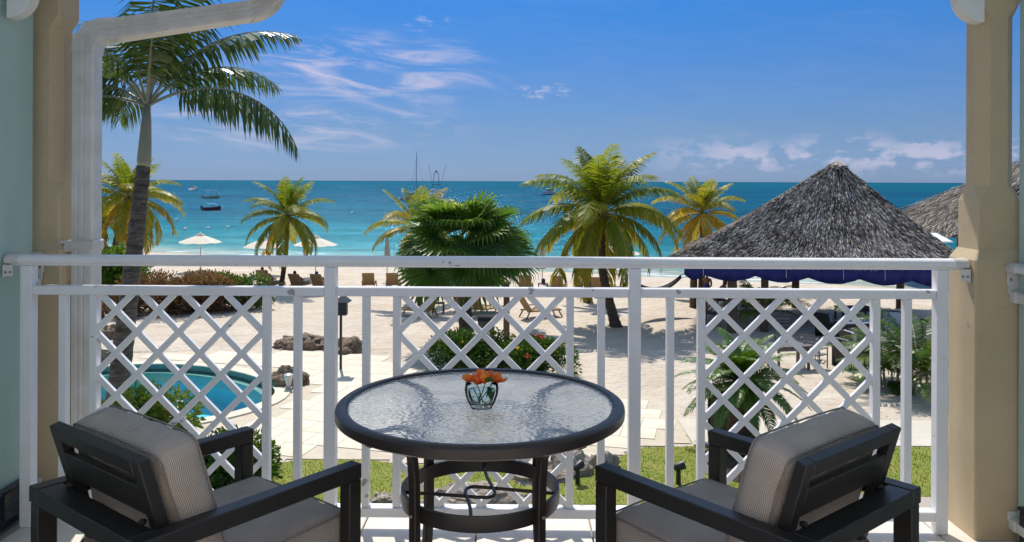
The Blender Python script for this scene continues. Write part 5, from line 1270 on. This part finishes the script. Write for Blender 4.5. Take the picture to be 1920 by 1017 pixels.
slat_table(1602, 612, 1.4, .8, .78, 4, 'black wooden bar table on the open sand', dkw, dkw, 6)
slat_table(1604, 640, 1.25, .8, .72, 8, 'grey-blue topped table behind the lattice', bluec, dkw)
slat_table(1688, 662, 1.3, 1.2, .62, 5, 'wide pale topped table by the dark palm', bluec, dkw)
slat_table(1478, 690, 1.15, .75, .73, 12, 'grey terrace table beside the pavilion post', greym, greym)
club_chair(1555, 632, -62, 'black armchair with blue cushion facing the bar table', bluec); club_chair(1592, 688, -70, 'black armchair with blue cushion beside the grey terrace chair', bluec); club_chair(1670, 632, 150, 'black armchair with pale back cushion behind the pale table', palec); club_chair(1606, 672, -80, 'black armchair with pale cushion pushed against the blue topped table', palec)
metal_chair(1530, 690, -50, 'grey slatted terrace chair beside the grey table'); metal_chair(1516, 672, -30, 'grey slatted terrace chair behind the grey table'); metal_chair(1470, 640, 180, 'grey slatted terrace chair near the yellow-green palm')
slat_table(1765, 640, 1.2, .8, .75, 0, 'black table behind the dark palm', dkw, dkw, 5)

# ================================================================== people on the beach
def skin_m(name, c): return mat(name, c, .55, tuple(q * .85 for q in c), 8)
sk1, sk2, sk3 = skin_m('skin_light', (.45, .24, .16)), skin_m('skin_tan', (.34, .165, .095)), skin_m('skin_brown', (.12, .055, .03))
hair_d = mat('dark_hair', (.02, .013, .01), .6); hair_b = mat('blond_hair', (.28, .17, .07), .6, (.2, .11, .045), 20)
def skinned(name, V, E, rad, m_, parent, sub=2, root=0):
    me = bpy.data.meshes.new(name); me.from_pydata(V, E, []); o = bpy.data.objects.new(name, me); col.objects.link(o); reg(o, parent); LOC[o.name] = Vector((0, 0, 0)); me.materials.append(m_)
    md = o.modifiers.new('skin', 'SKIN'); md.use_smooth_shade = True; sl = me.skin_vertices[0] if me.skin_vertices else None
    if sl is None: bpy.context.view_layer.objects.active = o; sl = me.skin_vertices[0]
    for i, r_ in enumerate(rad): sl.data[i].radius = (r_, r_) if not isinstance(r_, tuple) else r_
    sl.data[root].use_root = True; sb = o.modifiers.new('smooth', 'SUBSURF'); sb.levels = sub; sb.render_levels = sub; return o
lip_m = mat('lips', (.30, .08, .06), .5); sgm = mat('mirror_lens', (.05, .25, .35), .1)
def person(label, loc, rot, pose, skin, hair, cloth, glasses=False, dress=False):
    """pose: joint name -> local point; figure faces +Y"""
    t = thing('person', label, 'person', loc, 'people on the beach', R(rot)); J = pose
    names = ['pelvis', 'waist', 'chest', 'neck', 'head0', 'shL', 'elL', 'wrL', 'haL', 'shR', 'elR', 'wrR', 'haR', 'hpL', 'knL', 'anL', 'toL', 'hpR', 'knR', 'anR', 'toR']
    rad = [.125, .115, (.145, .11), .055, .06, .062, .042, .030, .034, .062, .042, .030, .034, .095, .060, .040, .030, .095, .060, .040, .030]
    ch = Vector(J['chest']); J = dict(J); J['head0'] = Vector(J['neck']).lerp(Vector(J['head']), .4)
    V = [tuple(J[n_]) for n_ in names]; ix = {n_: i for i, n_ in enumerate(names)}
    E = [(ix[a], ix[b_]) for a, b_ in (('pelvis', 'waist'), ('waist', 'chest'), ('chest', 'neck'), ('neck', 'head0'), ('chest', 'shL'), ('shL', 'elL'), ('elL', 'wrL'), ('wrL', 'haL'), ('chest', 'shR'), ('shR', 'elR'), ('elR', 'wrR'), ('wrR', 'haR'), ('pelvis', 'hpL'), ('hpL', 'knL'), ('knL', 'anL'), ('anL', 'toL'), ('pelvis', 'hpR'), ('hpR', 'knR'), ('knR', 'anR'), ('anR', 'toR'))]
    bo = skinned('body', V, E, rad, skin, t)
    h = Vector(J['head']); up = (h - Vector(J['neck'])).normalized(); f = Vector(J.get('look', (0, 1, 0))).normalized(); f = (f - up * f.dot(up)).normalized(); s = f.cross(up)
    Mh = Matrix((s, f, up)).transposed()
    q = MB(); q.ball((0, 0, 0), .075, .093, .115, 14, 10); q.ball((0, .094, -.012), .013, .018, .022, 8, 6); q.ball((.075, 0, -.01), .012, .022, .03, 6, 5); q.ball((-.075, 0, -.01), .012, .022, .03, 6, 5); q.ball((0, .055, -.075), .045, .035, .035, 8, 6); q.v = [tuple(Mh @ Vector(v) + h) for v in q.v]; hd = q.build('head', skin, bo, smooth=True, local=True)
    q = MB(); q.ball((0, -.022, .028), .086, .094, .106, 14, 10); q.ball((0, -.085, -.05), .06, .04, .085, 10, 7); q.v = [tuple(Mh @ Vector(v) + h) for v in q.v]; q.build('hair', hair, t, smooth=True, local=True)
    q = MB()
    for sx in (-.032, .032): q.ball((sx, .082, .018), .013, .010, .008, 8, 5)
    q.v = [tuple(Mh @ Vector(v) + h) for v in q.v]; q.build('eyes', hair_d, bo, smooth=True, local=True)
    q = MB(); q.ball((0, .088, -.052), .022, .007, .006, 8, 5); q.v = [tuple(Mh @ Vector(v) + h) for v in q.v]; q.build('mouth', lip_m, bo, smooth=True, local=True)
    if glasses:
        q = MB(); q.ball((-.036, .092, .02), .030, .010, .020, 10, 6); q.ball((.036, .092, .02), .030, .010, .020, 10, 6); q.box((0, .095, .026), (.03, .006, .006)); q.v = [tuple(Mh @ Vector(v) + h) for v in q.v]; q.build('sunglasses', sgm, t, smooth=True, local=True)
    P_, Wt = Vector(J['pelvis']), Vector(J['waist']); hl, hr = Vector(J['hpL']), Vector(J['hpR'])
    cv = [tuple(P_), tuple(Wt), tuple(ch + (ch - Wt) * .1), tuple(P_.lerp(hl, 1.0) + (Vector(J['knL']) - hl) * (.55 if dress else .12)), tuple(P_.lerp(hr, 1.0) + (Vector(J['knR']) - hr) * (.55 if dress else .12))]
    skinned('clothing', cv, [(0, 1), (1, 2), (0, 3), (0, 4)], [.138, .126, (.157, .122), .106 if not dress else .11, .106 if not dress else .11], cloth, t)
    return t
def sit_pose(seat=.5, lean=10, kneeup=0):
    c, s = math.cos(R(lean)), math.sin(R(lean)); b = lambda x, u, w=0: (x, -s * u + w * c, seat + .12 + c * u + w * s)
    return dict(pelvis=b(0, 0), waist=b(0, .20), chest=b(0, .40), neck=b(0, .55), head=b(0, .70, .02), shL=b(-.18, .46), elL=b(-.24, .20, .06), wrL=(-.16, .22, seat + .24), haL=(-.12, .29, seat + .22), shR=b(.18, .46), elR=b(.25, .20, .05), wrR=(.17, .20, seat + .24), haR=(.13, .27, seat + .22),
                hpL=(-.10, .05, seat + .09), knL=(-.13, .46, seat + .10), anL=(-.13, .50, max(.08, seat - .34)), toL=(-.13, .64, max(.04, seat - .40)), hpR=(.10, .05, seat + .09), knR=(.13, .47, seat + .11), anR=(.14, .52, max(.08, seat - .34)), toR=(.15, .66, max(.04, seat - .40)))
def recline_pose(knee=.30):
    d = Vector((0, -.53, .85)).normalized() * .98; o = Vector((0, -.20, .46)); b = lambda x, u, w=0: tuple(o + d * u + Vector((x, w, 0)))
    return dict(pelvis=b(0, 0), waist=b(0, .20), chest=b(0, .40), neck=b(0, .55), head=b(0, .70, .03), shL=b(-.18, .46), elL=b(-.29, .24, .06), wrL=(-.30, .02, .56), haL=(-.29, .10, .55), shR=b(.18, .46), elR=b(.29, .24, .08), wrR=(.22, .06, .60), haR=(.16, .12, .60),
                hpL=(-.10, -.12, .46), knL=(-.12, .26, .46 + knee), anL=(-.13, .52, .44), toL=(-.13, .66, .46), hpR=(.10, -.12, .46), knR=(.13, .32, .47), anR=(.14, .72, .43), toR=(.16, .80, .52), look=(0, 1, .2))
blue_s = mat('blue_swimsuit', (.06, .12, .45), .7, (.05, .10, .38), 9); dark_c = mat('dark_clothes', (.02, .025, .035), .8); teal_c = mat('dark_teal_dress', (.015, .06, .075), .8, (.01, .04, .05), 6); org = mat('rust_swimwear', (.35, .10, .05), .7)
turq = mat('turquoise_towel', (.03, .36, .45), .9, (.02, .30, .40), 20)
pw = WD(1325, 515, 36.5); person('woman in a blue swim top and sunglasses seated on a tall stool', (pw.x, pw.y, 0), 150, sit_pose(.88, 4), sk1, hair_b, blue_s, glasses=True)
q = MB(); q.tube([(0, 0, 0), (0, 0, .86)], .05, 10); q.lathe([(.22, .86), (.24, .88), (.24, .92), (.0005, .93)], (0, 0, 0), 18); q.lathe([(.25, 0), (.25, .03), (.06, .06)], (0, 0, 0), 18, True); o = q.build('tall_stool', wood_m); o.location = (pw.x, pw.y + .0, 0); tag(o, 'tall brown stool under the woman in blue', 'stool')
pw2 = WD(1352, 530, 36.0); person('person in a dark teal dress beside the pavilion post', (pw2.x, pw2.y, 0), 110, sit_pose(.62, 18), sk2, hair_d, teal_c, dress=True)
q = MB()
for sx in (-.2, .2):
    for sy in (-.2, .2): q.box((sx, sy, .30), (.05, .05, .60))
q.box((0, 0, .61), (.5, .5, .05), None, .01); o = q.build('wooden_stool', wood_m); o.location = (pw2.x, pw2.y, 0); tag(o, 'square wooden stool under the person in teal', 'stool')
def on_lounger(i, label, sk, hr, cl, knee):
    px, py, rot, _ = LN[i]; p = G(px, py); person(label, (p.x, p.y, sand_h(p.x, p.y) - .015 - .02), rot, recline_pose(knee), sk, hr, cl)
on_lounger(1, 'bare-legged sunbather with one knee raised on a lounger', sk1, hair_b, org, .34); on_lounger(2, 'sunbather in dark clothes on a lounger', sk3, hair_d, dark_c, .2); on_lounger(3, 'dark-haired sunbather lying on a turquoise towel', sk3, hair_d, blue_s, .12); on_lounger(0, 'sunbather on the lounger hidden by the bush', sk1, hair_d, org, .2)
px, py, rot, _ = LN[3]; p = G(px, py); q = MB(); q.box((0, -.54, .66), (.60, .80, .03), Matrix.Rotation(R(-58), 3, 'X'), .01); o = q.build('beach_towel', turq); o.location = (p.x, p.y, sand_h(p.x, p.y)); o.rotation_euler = (0, 0, R(rot)); tag(o, 'turquoise towel draped on the lounger back', 'towel')
# hammock between palm trunk and pavilion post
ha, hb = WD(1146, 512, b1.y + 1.2), Vector((pc3.x, pc3.y, 2.0)); q = MB(); n = 18; vs = []
for i in range(n + 1):
    u = i / n; c = ha.lerp(hb, .22 + .56 * u) + Vector((0, 0, -.95 + 1.0 * (2 * u - 1) ** 2 * .55)); w_ = .10 + .30 * math.sin(math.pi * u)
    for j in range(5): v = j / 4 * 2 - 1; vs.append(c + Vector((0, v * w_, .18 * v * v)))
q.add(vs, [(i * 5 + j, (i + 1) * 5 + j, (i + 1) * 5 + j + 1, i * 5 + j + 1) for i in range(n) for j in range(4)]); ht = thing('hammock', 'dark hammock slung from the leaning palm to a pavilion post', 'hammock', ha.lerp(hb, .5)); q.build('cloth', dark_c, ht, smooth=True)
for e, k in ((ha, 0), (hb, n)):
    for j in (0, 2, 4): q = MB(); q.tube([e, vs[k * 5 + j]], .010, 5); q.build('rope', cord_m if j == 2 else dark_c, ht)

# ================================================================== boats and buoys
def sea_pt(px, py): return W(px, py, SEA)
hullw = mat('white_hull', (.70, .70, .70), .3, (.62, .62, .62), 3); hullb = mat('navy_hull', (.012, .02, .10), .4, (.02, .03, .13), 3); hullr = mat('dark_red_hull', (.30, .03, .035), .4, (.10, .012, .02), 3); hullt = mat('tan_hull', (.42, .32, .18), .5, (.50, .42, .28), 3); bluecan = mat('blue_bimini', (.02, .12, .35), .7); wind = mat('dark_window', (.02, .025, .03), .15); alu = mat('grey_aluminium', (.35, .36, .38), .4, metal=.5)
def hull(q, L_, B, H, sheer=.25, draft=.15):
    rings = []
    for i in range(11):
        u = i / 10; y = L_ * (u - .5); w_ = B / 2 * (1 - max(0, (u - .45) / .55) ** 2.2 * .97); top = H + sheer * max(0, u - .4) ** 1.5 * 1.6; keel = -draft + .35 * max(0, u - .75) * H * 3
        rings.append([(-w_, y, top), (-w_ * .92, y, H * .35), (-w_ * .55, y, keel), (w_ * .55, y, keel), (w_ * .92, y, H * .35), (w_, y, top), (w_ * .86, y, top), (w_ * .6, y, H * .30), (-w_ * .6, y, H * .30), (-w_ * .86, y, top)])
    q.loft(rings)
def boat(px, py, rot, label, name='motorboat'):
    p = sea_pt(px, py); return thing(name, label, 'boat', p, 'boats moored off the beach', R(rot))
def bp(t, name, m_, fn): q = MB(); fn(q); return q.build(name, m_, t, local=True)
def outboard(t, x, y): bp(t, 'outboard_motor', wind, lambda q: (q.box((x, y, .75), (.35, .40, .55), None, .08), q.box((x, y - .03, .25), (.14, .2, .7))))
t = boat(363, 357.5, 8, 'white motorboat seen stern-on with two outboard motors'); bp(t, 'hull', hullw, lambda q: hull(q, 7, 4.6, 1.3)); bp(t, 'cabin', hullw, lambda q: q.box((0, .6, 1.9), (2.2, 2.4, 1.3), None, .2)); bp(t, 'windscreen', wind, lambda q: q.box((0, -.65, 2.1), (1.7, .1, .6))); outboard(t, -.6, -3.7); outboard(t, .6, -3.7)
t = boat(396, 372.5, -68, 'tan open boat with a grey canopy frame'); bp(t, 'hull', hullt, lambda q: hull(q, 5.4, 2.0, .75)); bp(t, 'deck_stripe', hullw, lambda q: q.box((0, -1.6, .45), (1.9, 1.7, .42), None, .05)); outboard(t, 0, -2.9)
for sx in (-.85, .85):
    for y in (-2.0, 0, 1.7): bp(t, 'canopy_pole', alu, lambda q: q.tube([(sx, y, .6), (sx, y, 2.55)], .05, 6))
bp(t, 'canopy', alu, lambda q: q.box((0, -.15, 2.58), (1.9, 4.1, .08), None, .03))
t = boat(397, 395, -62, 'dark red open boat with a small blue canopy'); bp(t, 'hull', hullr, lambda q: hull(q, 3.5, 1.5, .62, .5)); bp(t, 'boot_stripe', hullb, lambda q: q.loft([[(-.72 * w_, y, .02), (.72 * w_, y, .02), (.76 * w_, y, .18), (-.76 * w_, y, .18)] for y, w_ in ((-1.78, 1.02), (0, 1.04), (.8, .86))])); bp(t, 'canopy', bluecan, lambda q: q.lathe([(.95, 0), (.8, .12), (.4, .2), (.001, .22)], (0, .1, 1.25), 14, ax=.8)); outboard(t, 0, -1.95)
for sx in (-.55, .55): bp(t, 'canopy_pole', alu, lambda q: q.tube([(sx, .1, .5), (sx, .1, 1.3)], .03, 6))
t = boat(236, 408.5, -82, 'long blue and grey boat behind the left-hand coconut trunks'.replace('left-hand ', 'paired ')); bp(t, 'hull', hullb, lambda q: hull(q, 6.2, 1.7, .75, .5)); bp(t, 'gunwale', alu, lambda q: (q.bar((-.82, -3, .8), (-.82, 1, .84), .08, .10), q.bar((.82, -3, .8), (.82, 1, .84), .08, .10))); bp(t, 'console', hullw, lambda q: q.box((0, .8, 1.15), (.8, .6, .8), None, .08)); outboard(t, 0, -3.3)
def sportfisher(px, py, rot, label, s, tower):
    t = boat(px, py, rot, label, 'fishing_boat'); bp(t, 'hull', hullw, lambda q: hull(q, 12 * s, 4.2 * s, 1.6 * s, .8)); bp(t, 'cabin', hullw, lambda q: q.box((0, .8 * s, 2.4 * s), (3.0 * s, 4.5 * s, 1.7 * s), None, .3)); bp(t, 'window_band', wind, lambda q: q.box((0, .8 * s, 2.6 * s), (3.04 * s, 4.1 * s, .6 * s))); bp(t, 'flybridge', bluecan, lambda q: q.box((0, .3 * s, 5.0 * s), (2.9 * s, 2.8 * s, .25 * s), None, .1))
    for sx in (-1.2, 1.2):
        for y in (-.9, 1.5): bp(t, 'tower_leg', alu, lambda q: q.tube([(sx * s, y * s, 3.2 * s), (sx * .62 * s, y * .6 * s, tower * s)], .06, 6))
        bp(t, 'outrigger', alu, lambda q: q.tube([(sx * s, 0, 3.0 * s), (sx * 2.6 * s, -2.5 * s, (tower + 3.2) * s)], .055, 6))
    bp(t, 'tower_platform', hullw, lambda q: q.box((0, .2 * s, tower * s), (1.7 * s, 1.6 * s, .18 * s))); bp(t, 'tower_top', wind, lambda q: q.box((0, .2 * s, (tower + .55) * s), (.7 * s, .6 * s, .6 * s), None, .1)); return t
sportfisher(522, 352, 40, 'small fishing boat with outriggers above the little palm', .75, 5.5); sportfisher(818, 372, 15, 'tall fishing boat with lookout tower beside the mast', 1.0, 9.0); sportfisher(1036, 366, 70, 'fishing boat half hidden by the big coconut fronds', .9, 5.0)
t = boat(778, 376, -60, 'catamaran sailing boat with a bare mast behind the palms', 'sailing_boat')
for sx in (-1.9, 1.9): bp(t, 'hull', hullw, lambda q: (hull(q, 9, 1.2, 1.1, .3), setattr(q, 'v', [(v[0] + sx, v[1], v[2]) for v in q.v])))
bp(t, 'bridge_deck', hullw, lambda q: q.box((0, -.5, 1.3), (4.4, 4.5, .5), None, .1)); bp(t, 'cabin', wind, lambda q: q.box((0, -.2, 1.85), (2.8, 2.4, .6), None, .15)); bp(t, 'mast', alu, lambda q: q.tube([(0, .5, 1.5), (0, .5, 15.6)], [.13, .07], 8)); bp(t, 'boom', alu, lambda q: q.tube([(0, .4, 2.6), (0, -3.6, 2.7)], .09, 8))
for a in ((-1.9, -1, 1.1), (1.9, -1, 1.1), (0, 4.2, 1.1)): bp(t, 'stay', alu, lambda q: q.tube([a, (0, .5, 14.0)], .025, 5))
buoy_m = mat('white_buoy', (.72, .70, .66), .4, (.6, .58, .55), 6); buoy_r = mat('red_buoy', (.35, .04, .04), .4)
for k, (px, py) in enumerate([(213, 430), (300, 432.5), (347, 431.5), (390, 430), (428, 428), (980, 380), (330, 414), (660, 399)]):
    p = sea_pt(px, py); q = MB(); q.ball((0, 0, .05), .26, .26, .26, 12, 8); q.tube([(0, 0, .25), (0, 0, .38)], [.05, .04], 8); o = q.build('buoy', buoy_r if k == 5 else buoy_m, None, smooth=True); o.location = p; tag(o, 'small dark red buoy on the open water' if k == 5 else 'small white round buoy floating off the beach', 'buoy', None if k == 5 else 'white buoys off the beach')
